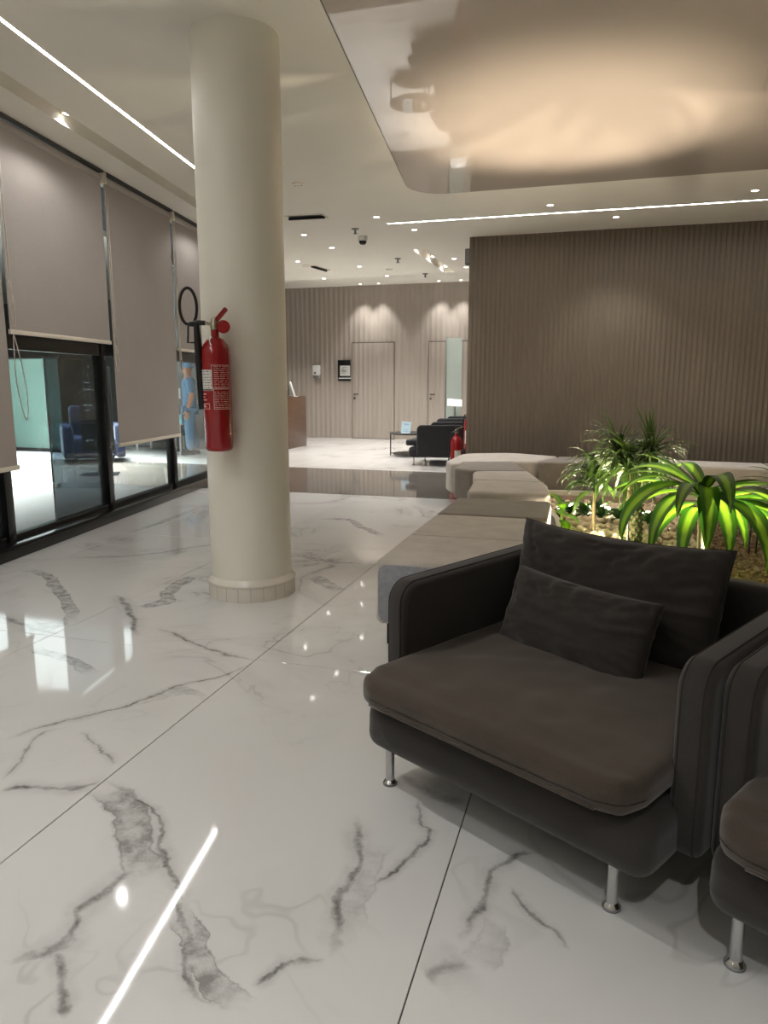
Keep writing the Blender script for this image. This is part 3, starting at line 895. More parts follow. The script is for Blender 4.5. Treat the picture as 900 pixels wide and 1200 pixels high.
# outside lighting: unseen area lights added to brighten the paving
def area(name, loc, sx, sy, w, col=(1, 1, 1), rot=(0, 0, 0)):
    l = bpy.data.lights.new(name, 'AREA'); l.shape = 'RECTANGLE'; l.size = sx; l.size_y = sy; l.energy = w; l.color = col
    o = bpy.data.objects.new(name, l); COL.objects.link(o); o.location = loc; o.rotation_euler = rot
    return o
l1 = area('outside_light', tuple(wp(1.6, -3.0, 3.7)), 2.0, 6.5, EXT_W, (0.95, 0.98, 1.0), (0, 0, WA))
l1.data.spread = math.radians(66)
l1b = area('outside_light', (-9.2, 9.0, 3.7), 2.6, 3.4, EXT_W * 0.5, (0.95, 0.98, 1.0))
l1b.data.spread = math.radians(60)
area('outside_light', (-11, 11.2, 3.85), 6, 3, EXT_W * 0.10, (0.93, 0.97, 1.0))

# ================================================================== COLUMN
CX, CY = -2.07, 4.065
bm = bmesh.new()
bm_lathe(bm, [(0.249, 0.13), (0.249, ZC + 0.03)], 72)
for v in bm.verts: v.co += Vector((CX, CY, 0))
column = struct(obj('column', bm, M['column'], smooth=True))
nt = 22
for k in range(nt):
    a0 = 2 * PI * k / nt + 0.004; a1 = 2 * PI * (k + 1) / nt - 0.004
    bm = bmesh.new()
    bm_lathe(bm, [(0.240, 0.0), (0.270, 0.0), (0.270, 0.082), (0.267, 0.086), (0.240, 0.086)], 4, Matrix.Translation((CX, CY, 0)), a0, a1)
    obj('tile', bm, M['skirt_tile'], column, angle=0.5)
lathe('moulding', [(0.244, 0.085), (0.272, 0.087), (0.276, 0.094), (0.273, 0.102), (0.262, 0.112), (0.250, 0.132), (0.240, 0.132)], M['skirt_tile'], column, 64, Matrix.Translation((CX, CY, 0)), 0.9)
lathe('grout_core', [(0.266, 0.0), (0.266, 0.086)], mat('skirting_joint', srgb(150, 145, 136), 0.7), column, 48, Matrix.Translation((CX, CY, 0)))

# ================================================================== LAMPS
def spot(parent, loc, w, ang=95, blend=0.7, col=(1.0, 0.98, 0.95), rot=(0, 0, 0), r=0.02):
    l = bpy.data.lights.new('lamp_light', 'SPOT')
    l.energy = w; l.spot_size = math.radians(ang); l.spot_blend = blend; l.color = col; l.shadow_soft_size = r
    o = bpy.data.objects.new('lamp_light', l); COL.objects.link(o)
    o.location = loc; o.rotation_euler = rot
    if parent: o.parent = parent
    return o

def led_line(label, pts, w=0.022):
    """recessed light line following pts at ceiling height"""
    e = empty('led_light_line', (pts[0][0], pts[0][1], ZC))
    tag(e, label, 'light', None)
    off = Vector((pts[0][0], pts[0][1]))
    for a, b in zip(pts[:-1], pts[1:]):
        a = Vector(a) - off; b = Vector(b) - off
        d = (b - a).normalized(); n = Vector((-d.y, d.x))
        bm = bmesh.new()
        q = [a + n * w / 2, a - n * w / 2, b - n * w / 2, b + n * w / 2]
        bm_rprism(bm, [(p.x, p.y) for p in q], -0.004, 0.0)
        obj('diffuser', bm, M['led'], e)
        bm = bmesh.new()
        for s in (-1, 1):
            q = [a + n * s * (w / 2 + 0.001), b + n * s * (w / 2 + 0.001), b + n * s * (w / 2 + 0.006), a + n * s * (w / 2 + 0.006)]
            if s > 0: q = q[::-1]
            bm_rprism(bm, [(p.x, p.y) for p in q], -0.006, 0.0)
        obj('trim_edge', bm, M['ivory'], e)
    return e
lp = [tuple(wp(s, 0.85).xy) for s in (-8.5, 0.62)]
led_line('long bright light line in the ceiling running along the window wall to the column', lp)
led_line('bright light line in the ceiling parallel to the ribbed taupe wall', [(-2.58, 8.94), (5.6, 8.94)], 0.022)

def downlight(x, y, z, label, w, ang=100, r=0.045, group=None, lamp=True, col=(1.0, 0.98, 0.95)):
    e = empty('downlight', (x, y, z))
    tag(e, label, 'light', group)
    lathe('ring', [(r * 0.75, 0.0), (r * 0.78, -0.006), (r, -0.006), (r * 1.12, -0.003), (r * 1.14, 0.0)], M['ivory'], e, 20)
    lathe('lens', [(0, -0.002), (r * 0.76, -0.002)], M['lens'], e, 20)
    if lamp: spot(e, (0, 0, -0.02), w, ang, col=col)
    return e
DL = [(-2.61, 8.56, 'small round downlight just left of the near end of the far light line', DOWN_W),
      (-2.36, 9.38, 'glowing round downlight below the left end of the light line over the ribbed wall', DOWN_W),
      (0.07, 9.35, 'glowing round downlight between the light line and the ribbed wall top, middle of the wall', DOWN_W),
      (-0.63, 8.55, 'small round downlight under the front edge of the glossy ceiling panel', DOWN_W * .3),
      (1.39, 8.51, 'small round downlight at the right edge of the photo above the light line', DOWN_W),
      (-3.82, 9.28, 'small round downlight behind the long slot vent next to the column', DOWN_W),
      (-3.79, 10.24, 'round downlight in the hall ceiling left of the dome camera', DOWN_W),
      (-4.72, 11.19, 'round downlight above the small angled vent near the column', DOWN_W),
      (-3.94, 11.95, 'dim round downlight right of the angled vent in the hall ceiling', DOWN_W),
      (-5.01, 13.10, 'left one of two wide glowing downlights before the far ceiling step', HALL_W),
      (-3.80, 13.10, 'right one of two wide glowing downlights before the far ceiling step', HALL_W),
      (-2.29, 11.65, 'round downlight right of the lit slanting ceiling slot', DOWN_W),
      (-2.26, 12.53, 'round downlight nearest the top corner of the ribbed wall', DOWN_W)]
for x, y, lab, w in DL: downlight(x, y, ZC, lab, w)
# unseen fill lamps added behind the lens to brighten the lounge
for k, (x, y) in enumerate(((-2.0, 1.6), (-2.0, -1.0), (-3.2, -2.4), (0.2, -0.6), (1.8, -0.6), (0.2, -2.8), (2.6, -2.8))):
    downlight(x, y, ZC, 'added round fill lamp in the ceiling behind the viewpoint, out of the photo', DOWN_W * 1.5, group='added fill lamps behind the viewpoint')
# far hall lamps on the raised ceiling and the washers over the doors
for x, y in ((-6.9, 14.9), (-4.9, 14.9), (-2.4, 14.9), (-0.6, 14.0)):
    downlight(x, y, ZH, 'round downlight in the raised hall ceiling hidden behind the step', HALL_W, group='raised hall ceiling downlights')
for a, lab in ((-5.42, 'left'), (-4.98, 'right')):
    downlight(a, YB - 0.30, ZH, 'wall washing downlight over the left flush door, the %s one of its pair' % lab, WASH_W, 75)
for a, lab in ((-3.58, 'left'), (-3.08, 'right')):
    downlight(a, YB - 0.30, ZH, 'wall washing downlight over the right flush door, the %s one of its pair' % lab, WASH_W, 75)
# adjustable spots inside the two ceiling slots
for k, s in enumerate((-4.6, -0.70, 2.5)):
    p = wp(s, 0.33, ZC + 0.10)
    e = empty('slot_spotlight', p); tag(e, ('spotlight in the ceiling slot along the blinds, beyond the left edge of the photo', 'bright spotlight in the ceiling slot above the first half raised blind', 'spotlight in the ceiling slot along the blinds, hidden by the column')[k], 'light')
    lathe('housing', [(0.0, 0.02), (0.045, 0.02), (0.045, -0.03), (0.04, -0.032)], M['ivory'], e, 16)
    lathe('lens', [(0, -0.034), (0.020, -0.034), (0.024, -0.03)], M['lens'], e, 16)
    spot(e, (0, 0, -0.06), CHANNEL_W * 0.6, 150, 0.5, r=0.012)
for k, y in enumerate((10.95, 11.75, 12.75)):
    e = empty('slot_spotlight', (-2.64, y, ZC + 0.10)); tag(e, ('spotlight at the near end of the lit slanting ceiling slot', 'spotlight at the middle of the lit slanting ceiling slot', 'spotlight at the far end of the lit slanting ceiling slot')[k], 'light')
    lathe('housing', [(0.0, 0.02), (0.045, 0.02), (0.045, -0.03), (0.04, -0.032)], M['ivory'], e, 16)
    lathe('lens', [(0, -0.045), (0.036, -0.045), (0.040, -0.03)], M['lens'], e, 16)
    spot(e, (0, 0, -0.06), CHANNEL_W * 2, 168, 0.6)

# ------------------------------------------------------------------ other ceiling fittings
def slot_vent(cx, cy, ln, wd, rot, label):
    e = empty('slot_vent', (cx, cy, ZC), rot); tag(e, label, 'vent')
    bm = bmesh.new()
    for a in ((-ln / 2, ln / 2, -wd / 2, -wd / 2 + 0.02), (-ln / 2, ln / 2, wd / 2 - 0.02, wd / 2), (-ln / 2, -ln / 2 + 0.02, -wd / 2, wd / 2), (ln / 2 - 0.02, ln / 2, -wd / 2, wd / 2)):
        bm_box(bm, a[0], a[1], a[2], a[3], -0.008, 0)
    obj('frame', bm, M['ivory'], e)
    box('dark_slot', -ln / 2 + 0.01, ln / 2 - 0.01, -wd / 2 + 0.01, wd / 2 - 0.01, -0.004, 0, M['blackplastic'], e)
    box('dark_blade', -ln / 2 + 0.01, ln / 2 - 0.01, -wd * 0.05, wd * 0.08, -0.03, 0, M['blackplastic'], e)
    box('vane', -ln / 2 + 0.02, ln / 2 - 0.02, wd * 0.12, wd * 0.34, -0.012, -0.004, M['white_plastic'], e)
slot_vent(-3.39, 8.33, 0.46, 0.24, 0.06, 'black slot vent in the ceiling just right of the column')
slot_vent(-4.64, 11.92, 0.55, 0.16, 1.45, 'small slanting black slot vent in the far hall ceiling')
dc = empty('dome_camera', (-3.12, 9.61, ZC)); tag(dc, 'white dome camera with a black lens bowl on the hall ceiling', 'camera')
lathe('housing', [(0.0, 0.0), (0.062, 0.0), (0.062, -0.05), (0.056, -0.06), (0.05, -0.06)], M['white_plastic'], dc, 24)
lathe('lens_bowl', [(0.05, -0.058), (0.047, -0.082), (0.032, -0.10), (0, -0.108)], M['blackplastic'], dc, 24)
for x, y, lab in ((-3.06, 9.12, 'sprinkler head in the ceiling just before the dome camera'), (-3.13, 11.4, 'sprinkler head beside the lit slanting ceiling slot'), (-3.08, 13.05, 'sprinkler head close to the far ceiling step')):
    e = empty('sprinkler', (x, y, ZC)); tag(e, lab, 'sprinkler')
    lathe('rosette', [(0, 0), (0.05, 0), (0.045, -0.01), (0.02, -0.014), (0, -0.014)], M['grey_plastic'], e, 18)
    tube('stem', [(0, 0, -0.01), (0, 0, -0.06)], 0.012, M['grey_plastic'], e, 8)
    lathe('deflector', [(0, -0.058), (0.03, -0.06), (0.03, -0.064), (0, -0.066)], M['grey_plastic'], e, 14)
for x, y, lab in ((-2.92, 6.98, 'small three-hole detector plate in the ceiling right of the column'), (-4.76, 11.61, 'round white smoke detector beside the slanting vent'), (-3.55, 12.4, 'flat grey vent disc in the hall ceiling before the step')):
    e = empty('detector', (x, y, ZC)); tag(e, lab, 'detector')
    lathe('base', [(0, 0), (0.06, 0), (0.058, -0.012), (0.03, -0.02), (0, -0.02)], M['ivory'], e, 20)
    for a in (-0.032, 0, 0.032):
        lathe('hole', [(0, -0.0215), (0.009, -0.0215), (0.009, -0.012)], M['blackplastic'], e, 8, Matrix.Translation((a, 0, 0)))
wb = empty('wall_speaker', (-1.80, YR + 0.02, 2.98)); tag(wb, 'small black box fixed at the top left corner of the ribbed wall', 'box')
box('body', -0.035, 0.03, 0.0, 0.12, -0.10, 0.10, M['blackplastic'], wb, bevel=0.006)
box('grille', -0.030, 0.026, -0.006, 0.001, -0.09, 0.09, M['grey_plastic'], wb)

# ================================================================== ARMCHAIRS
def make_armchair(loc, rot, label, mats, group=None, seams=True):
    c = empty('armchair', loc, rot)
    tag(c, label, 'armchair', group)
    mb, ms = mats
    def base_fn(q, p):
        q.x += 0.003 * mnoise.noise(Vector((q.y * 4, q.z * 8, 1)))
        q.y += 0.004 * mnoise.noise(Vector((q.x * 5, q.z * 10, 2)))
        q.z += 0.006 * mnoise.noise(Vector((q.x * 4, q.y * 4, 3))) if p[2] < 0 else 0
        return q
    softbox('base', -0.062, 0.915, -0.065, 0.90, 0.135, 0.304, 0.055, mb, c, base_fn, mid=14)
    def seat_fn(q, p):
        u, v = p[0], p[1]
        crown = 0.012 * (1 - u * u) * (1 - v * v)
        wr = 0.0
        if p[2] > -0.2:
            d = math.hypot(q.x + 0.10, (q.y + 0.12) * 1.2)
            wr = 0.009 * mnoise.noise(Vector((q.x * 4 + q.y * 7, q.y * 5 - q.x * 9, 4.2))) * math.exp(-d * d * 9)
            wr += 0.0045 * mnoise.noise(Vector((q.x * 5, q.y * 5, 7.7))) + 0.002 * mnoise.noise(Vector((q.x * 14, q.y * 14, 1.7)))
            if v < -0.8: wr -= 0.006
        # plan corners rounded off at the front
        fx = max(0, abs(q.x) - 0.38); fy = max(0, -q.y - 0.40)
        if fx > 0 and fy > 0: q.x -= math.copysign(fx * fy * 3.0, q.x); q.y += fx * fy * 3.0
        q.z += crown + wr
        return q
    softbox('seat_cushion', -0.045, 0.895, -0.135, 0.86, 0.318, 0.412, 0.034, ms, c, seat_fn, mid=40)
    bm = bmesh.new()   # piping along the front of the seat cushion
    pts = [(0.045 + 0.765 * t / 10, -0.1335, 0.334) for t in range(11)]
    bm_tube(bm, pts, 0.004, 6)
    obj('piping', bm, ms, c, smooth=True)
    # arm panels: side outline in (y, z), thickness along x
    side = fillet([(0.085, 0.155), (0.95, 0.155), (0.95, 0.668), (0.085, 0.655)], [0.045, 0.045, 0.05, 0.075], 7)
    mx = Matrix(((0, 0, 1, 0), (1, 0, 0, 0), (0, 1, 0, 0), (0, 0, 0, 1)))
    for x0, x1 in ((-0.112, -0.026), (0.882, 0.968)):
        a = rprism('armrest', side, x0, x1, mb, c, bt=0.026, bb=0.026, seg=5, mtx=mx, angle=0.9)
        if seams:
            rim = inset(side, 0.006)
            for xx in (x0 + 0.017, x1 - 0.017):
                pp = [(xx, y, z) for y, z in rim if z > 0.2]
                bm = bmesh.new()
                pts = []
                for k, (y, z) in enumerate(inset(side, 0.0015)):
                    pts.append((xx, y, z))
                bm_tube(bm, pts, 0.0022, 5, True)
                obj('seam', bm, M['seam'], a, smooth=True)
    softbox('backrest', -0.03, 0.886, 0.862, 0.95, 0.155, 0.662, 0.026, mb, c, None, mid=6)
    for lx, ly in ((0, 0), (0.80, 0), (0, 0.80), (0.80, 0.80)):
        lg = lathe('leg', [(0, 0.0), (0.021, 0.0), (0.022, 0.008), (0.018, 0.014), (0.0145, 0.018), (0.0145, 0.15), (0, 0.15)], M['chrome'], c, 20, Matrix.Translation((lx, ly, 0)), angle=0.5)
        lathe('glide', [(0, -0.001), (0.024, -0.001), (0.024, 0.004), (0.02, 0.008), (0, 0.008)], M['grey_plastic'], lg, 20, Matrix.Translation((lx, ly, 0.001)), angle=0.5)
    return c
A_ROT = math.radians(-29.83)
ch1 = make_armchair((-0.605, 2.127, 0), A_ROT, 'dark grey armchair with a lumbar pillow and chrome legs in the foreground', (M['sofa'], M['sofa_seat']), 'dark grey lounge armchairs')
EX = Vector((math.cos(A_ROT), math.sin(A_ROT), 0)); EY = Vector((-EX.y, EX.x, 0))
o2 = Vector((-0.605, 2.127, 0)) + EX * 1.088 + EY * 0.033
ch2 = make_armchair(o2, A_ROT, 'dark grey armchair cut off by the right edge of the photo', (M['sofa'], M['sofa_seat']), 'dark grey lounge armchairs')

def place_cushion(root, lx, ly, lz, lean, tilt, yaw=0.0):
    m = Matrix.Translation(Vector((-0.605, 2.127, 0)) + EX * lx + EY * ly + Vector((0, 0, lz))) @ Matrix.Rotation(A_ROT + yaw, 4, 'Z') @ Matrix.Rotation(lean, 4, 'X') @ Matrix.Rotation(tilt, 4, 'Y')
    root.matrix_world = m
bc = pillow('back_cushion', 0.79, 0.42, 0.20, M['cushion'], None, 60, 3, 0.012, 1.5)
tag(bc, 'large square-edged dark grey back cushion leaning in the foreground armchair', 'cushion')
place_cushion(bc, 0.36, 0.715, 0.585, -0.24, -0.005, -0.02)
lc = pillow('lumbar_cushion', 0.57, 0.285, 0.15, M['cushion'], None, 48, 11, 0.004, 1.0)
tag(lc, 'small oblong dark grey lumbar pillow standing against the large back cushion', 'cushion')
place_cushion(lc, 0.345, 0.520, 0.512, -0.36, 0.03, -0.08)

# ================================================================== BENCHES
def bench(poly, radii, m, label, z0=0.12, z1=0.445, legs=(), seam=None, bt=0.030):
    c0 = Vector((sum(p[0] for p in poly) / len(poly), sum(p[1] for p in poly) / len(poly), 0))
    e = empty('bench_module', c0); tag(e, label, 'bench', 'grey upholstered bench modules around the planter')
    pl = fillet([(p[0] - c0.x, p[1] - c0.y) for p in poly], [max(q, 0.048) for q in radii], 6)
    b = rprism('upholstery', pl, z0, z1, m, e, bt=bt, bb=0.025, seg=5, angle=0.6)
    for lx, ly in legs:
        box('leg', lx - c0.x - 0.016, lx - c0.x + 0.016, ly - c0.y - 0.016, ly - c0.y + 0.016, 0, z0 + 0.01, M['blackplastic'], e, bevel=0.003)
    if seam:
        tube('seam', [(p[0] - c0.x, p[1] - c0.y, z1 + 0.0005) for p in seam], 0.004, m, b, 6)
    return e
bench([(-1.03, 3.33), (-0.32, 3.33), (-0.33, 4.70), (-1.025, 4.70)], [0.05, 0.05, 0.09, 0.03], M['bench_light'], 'light grey bench module behind the left arm of the foreground armchair',
      legs=((-0.965, 3.40), (-0.40, 3.40), (-0.965, 4.6), (-0.40, 4.6)), seam=[(-1.0, 3.98), (-0.7, 3.985), (-0.36, 3.98)])
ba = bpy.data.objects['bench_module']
fp = rprism('end_panel', fillet([(-0.335, 0.135), (0.335, 0.135), (0.335, 0.428), (-0.335, 0.428)], 0.045, 5), 0.0, 0.006, fabric('cool_grey_cloth', srgb(156, 158, 163), 0.4, 0.2, 420, 0.15, 60), ba, bt=0.003, seg=2,  # thin cooler grey sheet over the near end of this module
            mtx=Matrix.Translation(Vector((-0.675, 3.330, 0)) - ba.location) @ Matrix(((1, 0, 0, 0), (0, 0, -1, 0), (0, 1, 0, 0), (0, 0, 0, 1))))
fp['label'] = 'cool grey sheet on the near end of the nearest bench module'
bench([(-1.025, 4.715), (-0.29, 4.715), (-0.31, 5.45), (-1.02, 5.45)], [0.02, 0.03, 0.03, 0.03], M['bench_dark'], 'dark grey bench module right behind the nearest light grey one',
      legs=((-0.96, 4.8), (-0.36, 4.8), (-0.96, 5.38), (-0.36, 5.38)))
# dark slab on legs, its colour standing in for shade in the gap
lt = empty('gap_shade_slab', (-0.66, 5.60, 0)); tag(lt, 'low dark slab standing in for the shade in the gap between two bench modules', 'table')
box('tabletop', -0.34, 0.34, -0.125, 0.135, 0.345, 0.372, mat('gap_shade_dark', srgb(44, 37, 30), 0.25, var=0.1), lt, bevel=0.004)
for sx in (-0.30, 0.30): box('leg', sx - 0.012, sx + 0.012, -0.09, 0.10, 0, 0.346, M['chrome'], lt, bevel=0.002)
bench([(-1.00, 5.765), (-0.335, 5.775), (-0.40, 6.35), (-0.655, 7.34), (-1.19, 7.20), (-1.06, 6.45)], [0.06, 0.04, 0.05, 0.05, 0.12, 0.1], M['bench_light'], 'light grey bench module beyond the dark shade slab in the gap',
      legs=((-0.93, 5.85), (-0.42, 5.85), (-1.08, 7.1), (-0.72, 7.2)), seam=[(-1.06, 6.5), (-0.75, 6.53), (-0.44, 6.5)])
bench([(-1.215, 7.215), (-0.665, 7.355), (-0.885, 8.20), (-1.42, 8.02), (-1.43, 7.42)], [0.05, 0.04, 0.05, 0.10, 0.16], M['bench_dark'], 'mid grey bench module where the bench row bends to the left',
      legs=((-1.2, 7.38), (-0.75, 7.45), (-0.95, 8.08), (-1.33, 7.95)))
bench([(-1.455, 7.62), (-1.435, 8.03), (-0.90, 8.215), (-0.675, 8.28), (-0.455, 8.95), (-1.04, 9.25), (-1.62, 9.0), (-1.64, 8.05)], [0.08, 0.04, 0.05, 0.08, 0.05, 0.3, 0.3, 0.2], M['bench_light'], 'light grey corner bench module at the far left bend of the row',
      legs=((-1.52, 8.2), (-0.75, 8.4), (-0.55, 8.85), (-1.5, 8.9)))
bench([(-0.66, 8.235), (0.55, 8.36), (0.55, 8.93), (-0.435, 8.93)], [0.05, 0.03, 0.03, 0.03], M['bench_dark'], 'dark grey bench module at the far side behind the spiky plant',
      legs=((-0.5, 8.34), (0.48, 8.44), (0.48, 8.85), (-0.4, 8.85)))
bench([(0.575, 8.34), (2.9, 8.08), (2.9, 8.66), (0.575, 8.93)], [0.03, 0.05, 0.05, 0.03], M['bench_light'], 'light grey bench module at the far right behind the striped-leaf plant',
      legs=((0.65, 8.42), (2.8, 8.18), (2.8, 8.58), (0.65, 8.85)))

# ================================================================== PLANTER BED
bed_poly = [(-0.275, 3.5), (4.6, 3.5), (4.6, 7.80), (2.9, 7.98), (0.56, 8.24), (-0.60, 8.12), (-0.585, 7.42), (-0.335, 6.42), (-0.262, 5.72)]
bed = tag(empty('planter_bed', (0.8, 5.8, 0)), 'planter bed of gravel and pale pebbles with a low kerb behind the armchairs', 'planter')
loc = lambda pl: [(x - 0.8, y - 5.8) for x, y in pl]
rprism('gravel_floor', loc(inset(bed_poly, 0.03)), 0.0, 0.10, M['soil'], bed)
bm = bmesh.new()
pi, po = loc(inset(bed_poly, 0.045)), loc(bed_poly)
n = len(po)
rows = [[bm.verts.new((x, y, z)) for x, y in pl] for pl, z in ((po, 0), (po, 0.15), (pi, 0.15), (pi, 0.05))]
for A, B in zip(rows[:-1], rows[1:]):
    for k in range(n): bm.faces.new((A[k], A[(k + 1) % n], B[(k + 1) % n], B[k]))
obj('kerb', bm, M['column'], bed)

def ico(sub):
    b = bmesh.new(); bmesh.ops.create_icosphere(b, subdivisions=sub, radius=1.0)
    vs = [v.co.copy() for v in b.verts]; fs = [[v.index for v in f.verts] for f in b.faces]
    b.free(); return vs, fs
IV, IF = ico(1)
IV2, IF2 = ico(2)
def scatter(name, region, count, r0, r1, m, z=0.10, seed=1):
    rnd = random.Random(seed)
    verts, faces = [], []
    for _ in range(count):
        x = rnd.uniform(region[0], region[1]); y = rnd.uniform(region[2], region[3])
        r = rnd.uniform(r0, r1)
        if x < -0.20 + max(0, (5.7 - y)) * 0.0 - max(0, y - 5.7) * 0.22 + r: continue
        s = Vector((r * rnd.uniform(.8, 1.25), r * rnd.uniform(.7, 1.1), r * rnd.uniform(.5, .8)))
        R = Matrix.Rotation(rnd.uniform(0, 6.28), 3, 'Z') @ Matrix.Rotation(rnd.uniform(-.5, .5), 3, 'X')
        o = len(verts); zz = z + s.z * rnd.uniform(0.2, 1.2)
        verts += [R @ Vector((v.x * s.x, v.y * s.y, v.z * s.z)) + Vector((x - 0.8, y - 5.8, zz)) for v in IV]
        faces += [[i + o for i in f] for f in IF]
    me = bpy.data.meshes.new(name); me.from_pydata(verts, [], faces); me.update()
    ob = link(name, me, m, bed, True)
    ob['kind'] = 'stuff'
    return ob
scatter('small_pebbles', (-0.45, 0.75, 3.9, 7.6), 2600, 0.016, 0.034, M['pebble'], 0.10, 3)
scatter('brown_gravel', (0.55, 2.6, 3.6, 7.9), 6000, 0.010, 0.022, M['gravel'], 0.098, 5)

stone_meshes = []
for q in range(6):
    me = bpy.data.meshes.new('pebble')
    vs = [v * (1 + 0.16 * mnoise.noise(v * 1.4 + Vector((q * 7, 0, 0)))) for v in IV]
    me.from_pydata(vs, [], IF); me.update()
    for p in me.polygons: p.use_smooth = True
    me.materials.append(M['pebble']); stone_meshes.append(me)
rnd = random.Random(12)
cnt = 0
while cnt < 140:
    x = rnd.uniform(-0.25, 0.30); y = rnd.uniform(4.5, 6.6)
    if x < -0.21 - max(0, y - 5.7) * 0.2 or (x - 0.28) ** 2 + (y - 5.62) ** 2 < 0.02: continue
    o = bpy.data.objects.new('pebble', stone_meshes[cnt % 6]); COL.objects.link(o)
    r = rnd.uniform(0.028, 0.042)
    o.location = (x, y, 0.135 + rnd.uniform(0, 0.012)); o.scale = (r * rnd.uniform(.9, 1.25), r * rnd.uniform(.8, 1.1), r * rnd.uniform(.55, .8))
    o.rotation_euler = (rnd.uniform(-.4, .4), rnd.uniform(-.4, .4), rnd.uniform(0, 6.28))
    tag(o, 'larger pale cream pebble lying on the lit pebble bed beside the benches', 'pebble', 'larger pebbles on the lit bed')
    cnt += 1

# ------------------------------------------------------------------ planter lights
def light_bar(a, b, label, m, tilt):
    a, b = Vector(a), Vector(b)
    d = (b - a); ln = d.length; e = empty('light_bar', (a + b) / 2, math.atan2(d.y, d.x)); tag(e, label, 'light')
    box('housing', -ln / 2, ln / 2, -0.018, 0.018, -0.02, 0.012, M['grey_plastic'], e, bevel=0.003)
    n = 5
    for k in range(n):
        x0 = -ln / 2 + ln * k / n + ln * 0.05; x1 = -ln / 2 + ln * (k + 1) / n - ln * (0.09 if tilt < 0 else 0.02)
        box('diffuser', x0, x1, -0.024 if tilt < 0 else 0.008, -0.008 if tilt < 0 else 0.024, -0.006, 0.016, m, e)
    return e
light_bar((-0.30, 7.13, 0.16), (0.55, 6.78, 0.16), 'bright light bar lying behind the low leaves at the back of the pebbles', M['warm_led'], -1)
light_bar((-0.215, 5.75, 0.165), (-0.215, 4.7, 0.165), 'light bar along the bench side lighting the pebbles', M['warm_led'], 1)
def uplight(x, y, label, w, target, ang=100, r=0.02):
    e = empty('garden_spotlight', (x, y, 0.10)); tag(e, label, 'light')
    tube('spike', [(0, 0, 0), (0, 0, 0.06)], 0.008, M['blackplastic'], e, 8)
    dv = (Vector(target) - Vector((x, y, 0.2))).normalized()
    q = dv.to_track_quat('Z', 'Y').to_matrix().to_4x4()
    mx = Matrix.Translation((0, 0, 0.085)) @ q
    lathe('lamp_head', [(0, -0.03), (0.028, -0.025), (0.032, 0.0), (0.034, 0.03), (0.030, 0.03), (0.028, 0.018)], M['blackplastic'], e, 20, mx)
    lathe('lens', [(0, 0.016), (0.028, 0.016)], M['lens'], e, 20, mx)
    l = spot(e, mx @ Vector((0, 0, 0.04)), w, ang, 0.8, (1.0, 0.84, 0.62), (dv.to_track_quat('-Z', 'Y')).to_euler(), r)
    return e
uplight(0.27, 5.93, 'small black garden spotlight in the pebbles behind the scaly stem, aimed up', UP_W * 0.7, (0.0, 5.2, 3.2), 84, 0.016)
uplight(-0.30, 6.56, 'small black garden spotlight in the pebbles near the bench bend, aimed up', UP_W * 3.6, (-0.34, 6.0, 3.2), 54, 0.028)
uplight(0.73, 4.46, 'small black garden spotlight in the gravel at the foot of the striped-leaf plant, aimed up', UP_W * 0.9, (0.4, 4.7, 3.2), 120, 0.014)

# ------------------------------------------------------------------ plants
def leaf(base, az, el, ln, wd, droop, m, parent, seg=9, fold=0.22, peak=0.45, twist=0.0, curve=1.3, name='leaf'):
    p = Vector(base); e = el
    me_v, uvs = [], []
    for i in range(seg + 1):
        t = i / seg
        f = Vector((math.cos(az) * math.cos(e), math.sin(az) * math.cos(e), math.sin(e)))
        side = Vector((-math.sin(az), math.cos(az), 0))
        up = side.cross(f) * -1
        if up.z < 0 and abs(e) < PI / 2: up = -up
        tw = twist * t
        s2 = side * math.cos(tw) + up * math.sin(tw); u2 = up * math.cos(tw) - side * math.sin(tw)
        if t < peak: w = wd * (0.38 + 0.62 * math.sin(PI / 2 * t / peak))
        else: w = wd * max(0.02, math.cos(PI / 2 * (t - peak) / (1 - peak)) ** 0.8)
        w *= 0.5
        me_v += [p - s2 * w + u2 * w * fold, p, p + s2 * w + u2 * w * fold]
        uvs += [(0, t), (0.5, t), (1, t)]
        p = p + f * (ln / seg)
        e -= droop / seg * (0.35 + curve * t)
    fs = []
    for i in range(seg):
        a = i * 3
        fs += [(a, a + 1, a + 4, a + 3), (a + 1, a + 2, a + 5, a + 4)]
    me = bpy.data.meshes.new(name); me.from_pydata(me_v, [], fs); me.update()
    ul = me.uv_layers.new(name='UVMap')
    for lp_ in me.loops: ul.data[lp_.index].uv = uvs[lp_.vertex_index]
    return link(name, me, m, parent, True)

